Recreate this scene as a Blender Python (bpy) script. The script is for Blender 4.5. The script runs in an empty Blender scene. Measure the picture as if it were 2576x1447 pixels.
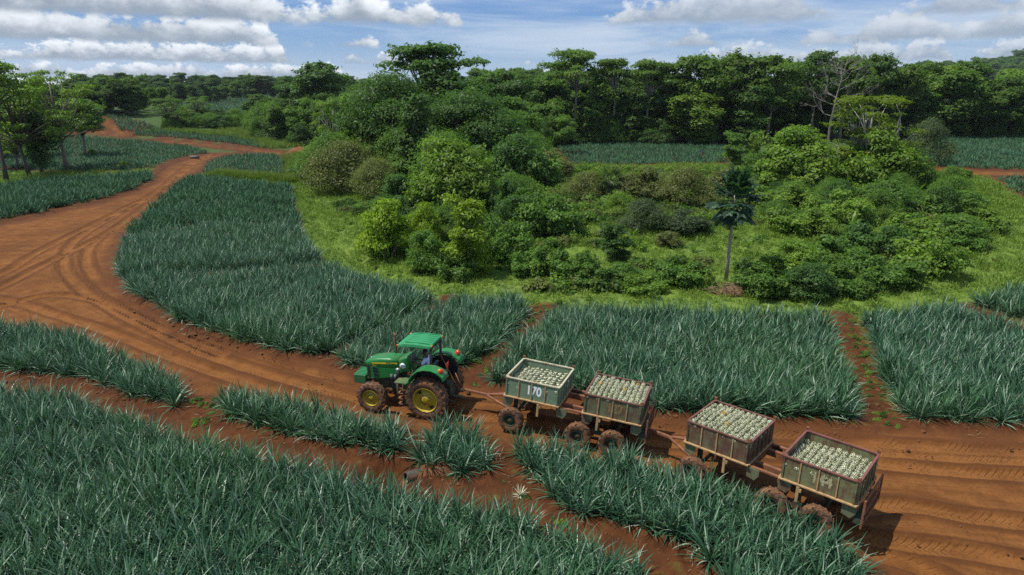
import bpy, math, random
import numpy as np
from mathutils import Vector, Matrix, Euler

random.seed(7)
RNG = np.random.default_rng(7)
SC = bpy.context.scene
COL = SC.collection
R = math.radians

# ------------------------------------------------------------------ camera
CAM_H = 12.0
PITCH = R(16.81)
FPX = 1660.0            # focal length in units of a 2576 px wide picture
PW, PH = 2576.0, 1447.0
cam_d = bpy.data.cameras.new('camera')
cam = bpy.data.objects.new('camera', cam_d)
COL.objects.link(cam)
cam.location = (0, 0, CAM_H)
cam.rotation_euler = (R(90) - PITCH, 0, 0)
cam_d.sensor_width = 36.0
cam_d.lens = FPX / PW * 36.0
cam_d.clip_start = 0.1
cam_d.clip_end = 9000
SC.camera = cam

# ------------------------------------------------------------------ exposure
SC.view_settings.view_transform = 'Standard'
SC.view_settings.look = 'None'
SC.view_settings.gamma = 1.0
SC.view_settings.use_curve_mapping = False
SC.view_settings.exposure = 0.5
SC.render.engine = 'CYCLES'
SC.cycles.max_bounces = 4
SC.cycles.diffuse_bounces = 2
SC.cycles.glossy_bounces = 2
SC.cycles.transmission_bounces = 2
SC.cycles.use_denoising = False

# ------------------------------------------------------------------ sun
SUN_TO = Vector((-0.43, -0.035, 0.90)).normalized()
sun_d = bpy.data.lights.new('sun', 'SUN')
sun_d.energy = 3.8
sun_d.angle = R(0.53)
sun_d.color = (1.0, 0.955, 0.88)
sun = bpy.data.objects.new('sun', sun_d)
COL.objects.link(sun)
sun.rotation_euler = (-SUN_TO).to_track_quat('-Z', 'Y').to_euler()
sun.location = (-40, 0, 80)
SUN_EL = math.asin(SUN_TO.z)
SUN_ROT = math.atan2(SUN_TO.x, SUN_TO.y)


# ------------------------------------------------------------------ node helper
class NT:
    def __init__(self, tree):
        self.t = tree
        tree.nodes.clear()

    def n(self, kind, **kw):
        nd = self.t.nodes.new(kind)
        for k, v in kw.items():
            setattr(nd, k, v)
        return nd

    def put(self, sock, v):
        if isinstance(v, bpy.types.NodeSocket):
            self.t.links.new(v, sock)
        elif v is not None:
            if isinstance(v, (tuple, list)) and len(v) == 3 and sock.type == 'RGBA':
                v = (*v, 1.0)
            sock.default_value = v

    def m(self, op, a, b=None, c=None, clamp=False):
        nd = self.n('ShaderNodeMath', operation=op, use_clamp=clamp)
        self.put(nd.inputs[0], a)
        if b is not None:
            self.put(nd.inputs[1], b)
        if c is not None:
            self.put(nd.inputs[2], c)
        return nd.outputs[0]

    def vec(self, x, y, z):
        nd = self.n('ShaderNodeCombineXYZ')
        for s, v in zip(nd.inputs, (x, y, z)):
            self.put(s, v)
        return nd.outputs[0]

    def noise(self, vec, scale, detail=4, rough=0.55, dist=0.0):
        nd = self.n('ShaderNodeTexNoise')
        if vec is not None:
            self.put(nd.inputs['Vector'], vec)
        self.put(nd.inputs['Scale'], scale)
        nd.inputs['Detail'].default_value = detail
        nd.inputs['Roughness'].default_value = rough
        nd.inputs['Distortion'].default_value = dist
        return nd.outputs['Fac']

    def smooth(self, v, a, b, lo=0.0, hi=1.0, kind='SMOOTHSTEP'):
        nd = self.n('ShaderNodeMapRange', interpolation_type=kind)
        self.put(nd.inputs['Value'], v)
        for k, x in (('From Min', a), ('From Max', b), ('To Min', lo), ('To Max', hi)):
            self.put(nd.inputs[k], x)
        return nd.outputs['Result']

    def mix(self, f, a, b, blend='MIX'):
        nd = self.n('ShaderNodeMix', data_type='RGBA', blend_type=blend)
        self.put(nd.inputs[0], f)
        self.put(nd.inputs[6], a)
        self.put(nd.inputs[7], b)
        return nd.outputs[2]

    def attr(self, name):
        nd = self.n('ShaderNodeAttribute', attribute_name=name)
        return nd.outputs['Fac']


# ------------------------------------------------------------------ world: blue sky with cumulus and thin high cloud
world = bpy.data.worlds.new('World')
SC.world = world
world.use_nodes = True
w = NT(world.node_tree)
tc = w.n('ShaderNodeTexCoord').outputs['Generated']
sp = w.n('ShaderNodeSeparateXYZ')
w.put(sp.inputs[0], tc)
wx, wy, wz = sp.outputs
hh = w.m('SQRT', w.m('ADD', w.m('MULTIPLY', wx, wx), w.m('MULTIPLY', wy, wy)))
ux, uy = w.m('DIVIDE', wx, w.m('MAXIMUM', hh, 0.02)), w.m('DIVIDE', wy, w.m('MAXIMUM', hh, 0.02))
el = w.m('ARCTAN2', wz, hh)
sky = w.n('ShaderNodeTexSky', sky_type='NISHITA')
sky.sun_disc = False
sky.sun_elevation = SUN_EL
sky.sun_rotation = SUN_ROT
sky.altitude = 100
sky.air_density = 1.0
sky.dust_density = 0.2
sky.ozone_density = 3.0
hsv = w.n('ShaderNodeHueSaturation')
hsv.inputs['Saturation'].default_value = 1.2
hsv.inputs['Value'].default_value = 0.7
w.put(hsv.inputs['Color'], sky.outputs[0])
SKY_STR = 0.09
K = 1.0 / SKY_STR
def cl(r, g, b, k=1.0):
    return (r * K * k, g * K * k, b * K * k, 1.0)
skyc = w.mix(0.75, hsv.outputs[0], w.mix(w.smooth(el, 0.0, 0.16), cl(0.20, 0.335, 0.53), cl(0.060, 0.180, 0.47)))
# thin high cloud, streaked along the horizon
cv = w.vec(w.m('MULTIPLY', ux, 2.2), w.m('MULTIPLY', uy, 2.2), w.m('MULTIPLY', el, 16.0))
ci = w.noise(cv, 1.4, 5, 0.6, 0.5)
side = w.smooth(ux, -0.30, 0.40)                      # 0 towards the left of the view, 1 towards the right
veil = w.m('MULTIPLY', w.smooth(ci, w.smooth(side, 0, 1, 0.45, 0.32), 0.72), w.smooth(side, 0, 1, .65, .9))
col = w.mix(veil, skyc, cl(0.44, 0.51, 0.60))
hz = w.smooth(el, 0.0, 0.06, 0.50, 0.0)
col = w.mix(hz, col, cl(0.42, 0.50, 0.60))
# open cloud field overhead, outside the picture
ov = w.m('DIVIDE', 1.0, w.m('MAXIMUM', wz, 0.12))
on = w.noise(w.vec(w.m('MULTIPLY', wx, ov), w.m('MULTIPLY', wy, ov), 4.0), 1.1, 4, 0.55)
om = w.m('MULTIPLY', w.smooth(on, 0.50, 0.62), w.smooth(el, 0.16, 0.26))
col = w.mix(om, col, w.mix(w.smooth(on, 0.52, 0.72), cl(0.80, 0.83, 0.87), cl(0.42, 0.47, 0.53)))
def fine(f):
    return w.m('SUBTRACT', w.noise(w.vec(w.m('MULTIPLY', ux, f), w.m('MULTIPLY', uy, f), w.m('MULTIPLY', el, f * 1.5)), 1.0, 5, 0.6), 0.5)
fine_lo, fine_hi = fine(58.0), fine(27.0)
layers = [(-0.003, .017, 19, 3.1, 0), (.012, .022, 14, 7.7, 0), (.030, .030, 10, 12.4, 0), (.052, .042, 7.5, 18.9, 1), (.080, .055, 5.5, 23.3, 1), (.120, .08, 4.2, 31.5, 1)]
thr = w.m('ADD', w.smooth(ux, -0.40, -0.02, 0.29, 0.55), w.smooth(ux, 0.05, 0.35, 0.0, -0.17))
for (e, T, F, seed, big) in layers:
    n1 = w.noise(w.vec(w.m('MULTIPLY', ux, F), w.m('MULTIPLY', uy, F), seed), 1.0, 2, 0.5)
    top = w.m('MULTIPLY', w.m('SUBTRACT', n1, thr), 5.0, clamp=True)
    ndc = fine_hi if big else fine_lo
    d = w.m('DIVIDE', w.m('SUBTRACT', el, e), T)
    inside = w.m('SUBTRACT', w.m('MULTIPLY_ADD', ndc, 2.1, top), d)
    gate = w.smooth(top, 0.02, 0.25)
    mk = w.m('MULTIPLY', w.m('MULTIPLY', w.smooth(inside, 0.0, 0.30), gate), w.smooth(w.m('MULTIPLY_ADD', ndc, 0.35, d), 0.0, 0.20))
    lit = w.m('ADD', w.m('MULTIPLY', d, 0.75), w.m('MULTIPLY', ndc, 2.2))
    lit = w.m('SUBTRACT', lit, w.m('MULTIPLY', w.smooth(inside, 0.2, 1.3), 0.35))
    lit = w.smooth(lit, -0.15, 0.85)
    lit = w.m('MULTIPLY', lit, w.smooth(ux, 0.0, 0.35, 1.0, 0.7))
    ccol = w.mix(lit, cl(0.23, 0.275, 0.33), cl(0.72, 0.75, 0.78))
    col = w.mix(w.m('MULTIPLY', mk, w.smooth(ux, 0.0, 0.35, 0.97, 0.75)), col, ccol)
bg = w.n('ShaderNodeBackground')
w.put(bg.inputs[0], col)
bg.inputs[1].default_value = SKY_STR
wo = w.n('ShaderNodeOutputWorld')
w.t.links.new(bg.outputs[0], wo.inputs[0])


# ------------------------------------------------------------------ materials
MATS = {}
def principled(name):
    m = bpy.data.materials.new(name)
    m.use_nodes = True
    t = NT(m.node_tree)
    b = t.n('ShaderNodeBsdfPrincipled')
    o = t.n('ShaderNodeOutputMaterial')
    t.t.links.new(b.outputs[0], o.inputs[0])
    return m, t, b, o


def plain(name, rgb, rough=0.6, metal=0.0, var=0.25, scale=6.0, spec=0.5, dirt=None, dirt_amt=0.0, dirt_scale=3.0, bump=0.0, bscale=40):
    """paint, rubber, steel ...: base colour with grain and an optional mud or rust overlay"""
    if name in MATS:
        return MATS[name]
    m, t, b, o = principled(name)
    tcn = t.n('ShaderNodeTexCoord').outputs['Object']
    n = t.noise(tcn, scale, 5, 0.6)
    f = t.smooth(n, 0.25, 0.75, 1.0 - var, 1.0 + var * 0.6, 'LINEAR')
    vm = t.n('ShaderNodeVectorMath', operation='SCALE')
    t.put(vm.inputs[0], tuple(rgb))
    t.put(vm.inputs['Scale'], f)
    c = vm.outputs[0]
    if dirt:
        dn = t.noise(tcn, dirt_scale, 8, 0.68)
        k = t.smooth(dn, 0.72 - dirt_amt, 0.80 - dirt_amt * 0.7)
        c = t.mix(k, c, dirt)
        t.put(b.inputs['Roughness'], t.smooth(k, 0, 1, rough, 0.9, 'LINEAR'))
    else:
        b.inputs['Roughness'].default_value = rough
    t.put(b.inputs['Base Color'], c)
    b.inputs['Metallic'].default_value = metal
    b.inputs['Specular IOR Level'].default_value = spec
    if bump:
        bn = t.n('ShaderNodeBump')
        bn.inputs['Strength'].default_value = bump
        bn.inputs['Distance'].default_value = 0.02
        t.put(bn.inputs['Height'], t.noise(tcn, bscale, 4, 0.6))
        t.put(b.inputs['Normal'], bn.outputs[0])
    MATS[name] = m
    return m


def leaf(rgb, rough=0.5, trans=0.42, spread=0.45, warm=0.3):
    """foliage: every leaf its own tone, light shining through"""
    key = 'leaf_%d_%d_%d_%d' % (int(rgb[0] * 1000), int(rgb[1] * 1000), int(rgb[2] * 1000), int(rough * 100))
    if key in MATS:
        return MATS[key]
    m, t, b, o = principled(key)
    ri = t.n('ShaderNodeNewGeometry').outputs['Random Per Island']
    oi = t.n('ShaderNodeObjectInfo').outputs['Random']
    pos = t.n('ShaderNodeTexCoord').outputs['Object']
    big = t.noise(pos, 0.45, 3, 0.6)
    dark = tuple(c * (1 - spread) for c in rgb)
    lite = (rgb[0] * (1 + spread * 1.0), rgb[1] * (1 + spread * 0.75), rgb[2] * (1 + spread * 0.35))
    c = t.mix(ri, dark, lite)
    yel = (rgb[1] * 0.95, rgb[1] * 1.05, rgb[2] * 0.8)
    c = t.mix(t.m('MULTIPLY', t.smooth(big, 0.45, 0.75), warm), c, yel)
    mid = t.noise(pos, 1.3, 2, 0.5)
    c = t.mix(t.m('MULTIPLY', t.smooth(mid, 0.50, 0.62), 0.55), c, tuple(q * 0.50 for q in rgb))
    v = t.m('MULTIPLY_ADD', oi, 0.25, 0.87)
    vm = t.n('ShaderNodeVectorMath', operation='SCALE')
    t.put(vm.inputs[0], c)
    t.put(vm.inputs['Scale'], v)
    t.put(b.inputs['Base Color'], vm.outputs[0])
    b.inputs['Roughness'].default_value = rough
    b.inputs['Specular IOR Level'].default_value = 0.18
    tr = t.n('ShaderNodeBsdfTranslucent')
    sc = t.n('ShaderNodeVectorMath', operation='MULTIPLY')
    t.put(sc.inputs[0], vm.outputs[0])
    sc.inputs[1].default_value = (1.3, 1.5, 0.6)
    t.put(tr.inputs[0], sc.outputs[0])
    ms = t.n('ShaderNodeMixShader')
    ms.inputs[0].default_value = trans
    t.t.links.new(b.outputs[0], ms.inputs[1])
    t.t.links.new(tr.outputs[0], ms.inputs[2])
    t.t.links.new(ms.outputs[0], o.inputs[0])
    MATS[key] = m
    return m


DK, MD, LT = (.070, .150, .038), (.108, .212, .040), (.155, .270, .042)
LIME, OLIVE, FARG = (.200, .315, .026), (.140, .172, .056), (.066, .128, .052)
GREY = (.085, .13, .06)
M_bark = plain('bark_grey', (.20, .17, .13), 0.9, var=0.5, scale=9, bump=0.4)
M_bark_d = plain('bark_dark', (.075, .058, .045), 0.9, var=0.5, scale=9, bump=0.4)
M_bark_p = plain('bark_pale', (.36, .33, .28), 0.85, var=0.4, scale=5, bump=0.3)
SOIL_MUD = (.19, .072, .026, 1)


# ------------------------------------------------------------------ mesh helpers
def link(o, parent=None):
    COL.objects.link(o)
    if parent is not None:
        o.parent = parent
    return o


def tag(o, label=None, cat=None, group=None, kind=None):
    for k, v in (('label', label), ('category', cat), ('group', group), ('kind', kind)):
        if v:
            o[k] = v
    return o


def empty(name, loc=(0, 0, 0), rz=0.0, label=None, cat=None, group=None):
    o = bpy.data.objects.new(name, None)
    o.empty_display_size = 0.2
    COL.objects.link(o)
    o.location = loc
    o.rotation_euler = (0, 0, rz)
    return tag(o, label, cat, group)


def arr_mesh(name, V, Q, mat=None, smooth=False):
    """mesh from numpy arrays: V (n,3), Q (m,3 or 4)"""
    V = np.ascontiguousarray(V, dtype=np.float32)
    Q = np.ascontiguousarray(Q, dtype=np.int32)
    me = bpy.data.meshes.new(name)
    k = Q.shape[1]
    me.vertices.add(len(V))
    me.vertices.foreach_set('co', V.ravel())
    me.loops.add(Q.size)
    me.loops.foreach_set('vertex_index', Q.ravel())
    me.polygons.add(len(Q))
    me.polygons.foreach_set('loop_start', np.arange(0, Q.size, k, dtype=np.int32))
    if smooth:
        me.polygons.foreach_set('use_smooth', np.ones(len(Q), dtype=bool))
    me.update(calc_edges=True)
    if mat:
        me.materials.append(mat)
    return me


class MB:
    """collects shapes and links them as one mesh object"""
    def __init__(self):
        self.v, self.f, self.s = [], [], []

    def add(self, vs, fs, smooth=False):
        o = len(self.v)
        self.v += [tuple(p) for p in vs]
        self.f += [tuple(i + o for i in q) for q in fs]
        self.s += [smooth] * len(fs)
        return self

    def box(self, c, size, rot=None, taper=1.0):
        x, y, z = (s / 2 for s in size)
        vs = [Vector((sx * x * (taper if sz > 0 else 1), sy * y * (taper if sz > 0 else 1), sz * z)) for sz in (-1, 1) for sy in (-1, 1) for sx in (-1, 1)]
        if rot is not None:
            E_ = Euler(rot).to_matrix()
            vs = [E_ @ p for p in vs]
        c = Vector(c)
        return self.add([p + c for p in vs], [(0, 2, 3, 1), (4, 5, 7, 6), (0, 1, 5, 4), (2, 6, 7, 3), (0, 4, 6, 2), (1, 3, 7, 5)])

    def tube(self, path, radii, seg=8, cap=True, smooth=True):
        path = [Vector(p) for p in path]
        if not hasattr(radii, '__len__'):
            radii = [radii] * len(path)
        vs, fs = [], []
        prev = None
        for i, p in enumerate(path):
            a = path[max(i - 1, 0)]
            b = path[min(i + 1, len(path) - 1)]
            d = (b - a).normalized() if (b - a).length > 1e-9 else Vector((0, 0, 1))
            if prev is None:
                prev = d.orthogonal().normalized()
            u = (prev - d * prev.dot(d))
            u = u.normalized() if u.length > 1e-6 else d.orthogonal().normalized()
            prev = u
            v = d.cross(u)
            for k in range(seg):
                t = 2 * math.pi * k / seg
                vs.append(p + (u * math.cos(t) + v * math.sin(t)) * radii[i])
        for i in range(len(path) - 1):
            for k in range(seg):
                k2 = (k + 1) % seg
                fs.append((i * seg + k, i * seg + k2, (i + 1) * seg + k2, (i + 1) * seg + k))
        self.add(vs, fs, smooth)
        if cap:
            n = len(path)
            o = len(self.v) - len(vs)
            self.f += [tuple(o + k for k in range(seg - 1, -1, -1)), tuple(o + (n - 1) * seg + k for k in range(seg))]
            self.s += [False, False]
        return self

    def lathe(self, prof, c=(0, 0, 0), axis='y', seg=24, smooth=True, jitter=None):
        """prof: (radius, along axis) points"""
        vs, fs = [], []
        c = Vector(c)
        for i, (r, h) in enumerate(prof):
            for k in range(seg):
                t = 2 * math.pi * k / seg
                a, b = r * math.cos(t), r * math.sin(t)
                p = {'y': (a, h, b), 'x': (h, a, b), 'z': (a, b, h)}[axis]
                vs.append(c + Vector(p))
        n = len(prof)
        for i in range(n - 1):
            for k in range(seg):
                k2 = (k + 1) % seg
                fs.append((i * seg + k, (i + 1) * seg + k, (i + 1) * seg + k2, i * seg + k2))
        return self.add(vs, fs, smooth)

    def prism(self, outline, axis, a, b):
        """outline in the two other axes (for 'y': x,z), extruded along axis from a to b"""
        n = len(outline)
        def P(q, h):
            return {'y': (q[0], h, q[1]), 'x': (h, q[0], q[1]), 'z': (q[0], q[1], h)}[axis]
        vs = [P(q, a) for q in outline] + [P(q, b) for q in outline]
        fs = [tuple(range(n - 1, -1, -1)), tuple(range(n, 2 * n))]
        fs += [(i, (i + 1) % n, n + (i + 1) % n, n + i) for i in range(n)]
        return self.add(vs, fs)

    def loft(self, rings, smooth=True, cap=True):
        n = len(rings[0])
        vs = [p for r in rings for p in r]
        fs = []
        for i in range(len(rings) - 1):
            for k in range(n):
                k2 = (k + 1) % n
                fs.append((i * n + k, i * n + k2, (i + 1) * n + k2, (i + 1) * n + k))
        if cap:
            fs += [tuple(range(n - 1, -1, -1)), tuple((len(rings) - 1) * n + k for k in range(n))]
        return self.add(vs, fs, smooth)

    def mesh(self, name, mat=None):
        me = bpy.data.meshes.new(name)
        me.from_pydata(self.v, [], self.f)
        me.polygons.foreach_set('use_smooth', np.array(self.s, dtype=bool))
        me.update()
        if mat:
            me.materials.append(mat)
        return me

    def build(self, name, mat=None, parent=None, bevel=0.0):
        o = bpy.data.objects.new(name, self.mesh(name, mat))
        link(o, parent)
        if bevel:
            md = o.modifiers.new('bevel', 'BEVEL')
            md.width = bevel
            md.segments = 2
            md.limit_method = 'ANGLE'
        return o


def text_part(name, s, size, mat, parent, loc, rot, extrude=0.002, sx=1.0, bold=0.0, align='CENTER'):
    cu = bpy.data.curves.new(name, 'FONT')
    cu.body = s
    cu.size = size
    cu.extrude = extrude
    cu.offset = bold
    cu.align_x = align
    cu.align_y = 'CENTER'
    tmp = bpy.data.objects.new(name, cu)
    COL.objects.link(tmp)
    dg = bpy.context.evaluated_depsgraph_get()
    me = bpy.data.meshes.new_from_object(tmp.evaluated_get(dg))
    bpy.data.objects.remove(tmp)
    bpy.data.curves.remove(cu)
    me.materials.clear()
    me.materials.append(mat)
    o = bpy.data.objects.new(name, me)
    link(o, parent)
    o.location = loc
    o.rotation_euler = rot
    o.scale = (sx, 1, 1)
    return o


def copy_tree(o, parent=None):
    c = o.copy()
    COL.objects.link(c)
    c.parent = parent
    for ch in list(o.children):
        copy_tree(ch, c)
    return c


# ------------------------------------------------------------------ terrain
def sstep(a, b, x):
    t = np.clip((x - a) / (b - a), 0, 1)
    return t * t * (3 - 2 * t)


def _hash(ix, iy, seed):
    h = (ix.astype(np.int64) * 374761393 + iy.astype(np.int64) * 668265263 + seed * 1442695041) & 0x7fffffff
    h = ((h ^ (h >> 13)) * 1274126177) & 0x7fffffff
    return ((h ^ (h >> 16)) & 0xffff) / 65535.0


def vnoise(x, y, seed=0):
    ix, iy = np.floor(x), np.floor(y)
    fx, fy = x - ix, y - iy
    fx, fy = fx * fx * (3 - 2 * fx), fy * fy * (3 - 2 * fy)
    a, b = _hash(ix, iy, seed), _hash(ix + 1, iy, seed)
    c, d = _hash(ix, iy + 1, seed), _hash(ix + 1, iy + 1, seed)
    return (a * (1 - fx) + b * fx) * (1 - fy) + (c * (1 - fx) + d * fx) * fy


def fbm(x, y, seed=0, octv=4):
    s, a, t = 0.0, 0.5, 0.0
    for i in range(octv):
        s = s + a * vnoise(x * 2 ** i + 17.3 * i, y * 2 ** i - 9.1 * i, seed + i)
        t += a
        a *= 0.5
    return s / t


def base_z(x, y):
    x, y = np.asarray(x, float), np.asarray(y, float)
    r = np.hypot(x, y)
    front = sstep(0, 40, y)
    z = 6.4 * sstep(140, 430, y) * front
    z = z + 4.2 * np.exp(-(((x + 118) / 62) ** 2 + ((y - 205) / 60) ** 2))
    amp = sstep(60, 150, r)
    z = z + amp * (0.55 * np.sin(x * .043 + 1.1) * np.cos(y * .031 + .4) + 0.5 * np.sin(x * .021 - y * .017 + 2.0))
    z = z + 62 * np.exp(-(((x - 1050) / 420) ** 2 + ((y - 1050) / 330) ** 2))
    z = z + 22 * np.exp(-(((x + 200) / 700) ** 2 + ((y - 1900) / 500) ** 2)) * sstep(900, 1500, y)
    # the road banks a little under the first trailer
    z = z + 0.10 * np.exp(-(((x + 0.2) / 2.0) ** 2 + ((y - 22.4) / 2.0) ** 2)) - 0.10 * np.exp(-(((x - 4.4) / 2.0) ** 2 + ((y - 20.8) / 2.0) ** 2))
    # the wooded island stands slightly proud
    z = z + 0.9 * np.exp(-(((x - 10) / 26) ** 2 + ((y - 66) / 16) ** 2))
    return z


CP, SP = math.cos(PITCH), math.sin(PITCH)


def at(pts):
    """picture positions (2576 x 1447) to points on the terrain"""
    p = np.atleast_2d(np.array(pts, float))
    yu = -(p[:, 1] - PH / 2) / FPX
    d = np.stack([(p[:, 0] - PW / 2) / FPX, CP + yu * SP, -SP + yu * CP], 1)
    ts = np.geomspace(6, 4000, 500)
    X, Y, Z = (d[:, k:k + 1] * ts[None] for k in range(3))
    under = (Z + CAM_H) < base_z(X, Y)
    i = np.argmax(under, 1)
    i = np.where(under.any(1), i, len(ts) - 1)
    lo, hi = ts[np.maximum(i - 1, 0)], ts[i]
    for _ in range(30):
        m = (lo + hi) / 2
        u = (d[:, 2] * m + CAM_H) < base_z(d[:, 0] * m, d[:, 1] * m)
        hi = np.where(u, m, hi)
        lo = np.where(u, lo, m)
    return np.stack([d[:, 0] * hi, d[:, 1] * hi, base_z(d[:, 0] * hi, d[:, 1] * hi)], 1)


def depth_of(P):
    return P[1] * CP - (P[2] - CAM_H) * SP


def z_for(P, py):
    """height above the ground point P whose picture row is py"""
    yu = -(py - PH / 2) / FPX
    return CAM_H + P[1] * (-SP + yu * CP) / (CP + yu * SP) - P[2]


def project(X, Y, Z):
    d = Y * CP - (Z - CAM_H) * SP
    return PW / 2 + FPX * X / d, PH / 2 - FPX * (Y * SP + (Z - CAM_H) * CP) / d, d


def poly_sd(poly, x, y):
    """signed distance to polygon, positive inside"""
    px, py = poly[:, 0], poly[:, 1]
    qx, qy = np.roll(px, -1), np.roll(py, -1)
    best = np.full(x.shape, 1e9)
    ins = np.zeros(x.shape, bool)
    for ax, ay, bx, by in zip(px, py, qx, qy):
        ex, ey = bx - ax, by - ay
        t = np.clip(((x - ax) * ex + (y - ay) * ey) / (ex * ex + ey * ey + 1e-12), 0, 1)
        best = np.minimum(best, (x - ax - t * ex) ** 2 + (y - ay - t * ey) ** 2)
        c = ((ay > y) != (by > y))
        with np.errstate(divide='ignore', invalid='ignore'):
            ins ^= c & (x < (bx - ax) * (y - ay) / (by - ay if by != ay else 1e-12) + ax)
    return np.where(ins, 1, -1) * np.sqrt(best)


def line_d(line, x, y, st=False):
    """distance to polyline, and optionally signed offset and arc length"""
    best = np.full(x.shape, 1e18)
    off = np.zeros(x.shape)
    arc = np.zeros(x.shape)
    s0 = 0.0
    for (ax, ay), (bx, by) in zip(line[:-1, :2], line[1:, :2]):
        ex, ey = bx - ax, by - ay
        L = math.hypot(ex, ey) + 1e-9
        t = np.clip(((x - ax) * ex + (y - ay) * ey) / (L * L), 0, 1)
        dd = (x - ax - t * ex) ** 2 + (y - ay - t * ey) ** 2
        u = dd < best
        best = np.where(u, dd, best)
        if st:
            off = np.where(u, ((x - ax) * -ey + (y - ay) * ex) / L, off)
            arc = np.where(u, s0 + t * L, arc)
        s0 += L
    if st:
        return np.sqrt(best), off, arc
    return np.sqrt(best)


def curve(pts, n=8):
    """smooth curve through picture points, on the terrain"""
    p = at(pts)[:, :2]
    out = []
    P = np.vstack([2 * p[0] - p[1], p, 2 * p[-1] - p[-2]])
    for i in range(1, len(P) - 2):
        for k in range(n):
            t = k / n
            a, b, c, d = P[i - 1], P[i], P[i + 1], P[i + 2]
            out.append(0.5 * ((2 * b) + (c - a) * t + (2 * a - 5 * b + 4 * c - d) * t * t + (3 * b - a - 3 * c + d) * t ** 3))
    out.append(p[-1])
    return np.array(out)


FIELDS_PX = {
    'left_strip': [(-300, 850), (0, 832), (100, 840), (200, 865), (300, 910), (380, 946), (450, 985), (480, 1022), (470, 1042), (400, 1026), (300, 996), (200, 965), (100, 946), (0, 940), (-300, 960)],
    'mid_strip': [(558, 1010), (640, 1018), (800, 1046), (900, 1066), (1000, 1090), (1016, 1125), (980, 1156), (900, 1138), (800, 1118), (700, 1094), (620, 1074), (545, 1050)],
    'small_bed': [(1072, 1105), (1210, 1108), (1242, 1184), (1195, 1210), (1072, 1206), (1046, 1165)],
    'train_strip': [(1292, 1142), (1430, 1156), (1570, 1180), (1660, 1210), (1820, 1258), (1914, 1292), (2000, 1333), (2095, 1388), (2150, 1440), (2180, 1500), (2230, 1640),
                    (1880, 1640), (1800, 1470), (1768, 1425), (1698, 1374), (1603, 1350), (1515, 1322), (1456, 1300), (1383, 1270), (1330, 1210), (1305, 1175)],
    'foreground': [(-400, 1012), (0, 1000), (144, 1016), (239, 1040), (335, 1072), (431, 1112), (574, 1148), (670, 1172), (766, 1195), (862, 1230), (957, 1264), (1050, 1284), (1150, 1302), (1280, 1326),
                   (1380, 1374), (1500, 1404), (1600, 1450), (1690, 1640), (1690, 1760), (-400, 1760)],
    'curve_field': [(500, 450), (447, 471), (410, 507), (358, 558), (322, 592), (302, 646), (302, 704), (330, 735), (372, 760), (437, 802), (516, 835), (590, 857), (700, 886), (814, 900), (838, 893),
                    (960, 838), (1050, 792), (1098, 762), (1000, 738), (900, 708), (830, 680), (790, 645), (763, 602), (744, 532), (733, 478), (640, 467)],
    'tractor_field': [(858, 912), (905, 876), (1000, 838), (1100, 792), (1155, 768), (1250, 768), (1338, 782), (1330, 800), (1275, 850), (1215, 905), (1175, 932), (1000, 945), (900, 932)],
    'wide_field': [(1232, 965), (1300, 895), (1345, 850), (1388, 808), (1408, 792), (1600, 798), (1800, 806), (2045, 812), (2086, 840), (2114, 905), (2140, 978), (2156, 1066), (2056, 1066), (1957, 1053), (1717, 1046), (1635, 1034), (1440, 995)],
    'end_field': [(2168, 812), (2190, 845), (2212, 925), (2248, 1003), (2264, 1066), (2400, 1074), (2576, 1074), (2900, 1078), (2900, 960), (2700, 895), (2576, 852), (2470, 817), (2410, 796), (2300, 800)],
    'corner_field': [(2445, 768), (2490, 785), (2576, 812), (2700, 850), (2900, 900), (2900, 730), (2700, 728), (2576, 742), (2520, 750)],
    'bank_field': [(-350, 640), (0, 556), (99, 538), (164, 521), (267, 501), (329, 479), (383, 455), (384, 440), (300, 450), (150, 460), (0, 474), (-350, 520)],
    'rows_field': [(150, 434), (300, 432), (395, 424), (412, 410), (480, 393), (535, 386), (480, 371), (400, 360), (300, 352), (180, 343), (60, 345), (-100, 360), (-100, 420)],
    'upper_field': [(500, 437), (525, 409), (565, 396), (640, 391), (700, 392), (722, 407), (732, 446), (640, 444), (560, 440)],
    'band_field': [(330, 342), (420, 346), (560, 360), (690, 378), (645, 354), (540, 340), (400, 330), (340, 331)],
    'hill_field': [(-60, 336), (80, 333), (180, 329), (262, 312), (258, 303), (200, 292), (60, 300), (-60, 310)],
    'hill_field_b': [(285, 308), (300, 330), (330, 333), (412, 331), (360, 308), (300, 292), (255, 291)],
    'far_left': [(430, 262), (480, 282), (640, 292), (760, 294), (750, 262), (600, 250), (480, 252)],
    'mid_field': [(1400, 372), (1430, 415), (1560, 418), (1700, 415), (1830, 413), (1830, 372), (1650, 366), (1500, 364)],
    'right_field': [(2310, 332), (2320, 400), (2345, 421), (2450, 427), (2576, 430), (2900, 440), (2900, 335), (2576, 330)],
    'right_low': [(2495, 450), (2530, 478), (2576, 500), (2800, 560), (2900, 450), (2576, 446)],
}
FIELDS = {k: at(v)[:, :2] for k, v in FIELDS_PX.items()}
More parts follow.
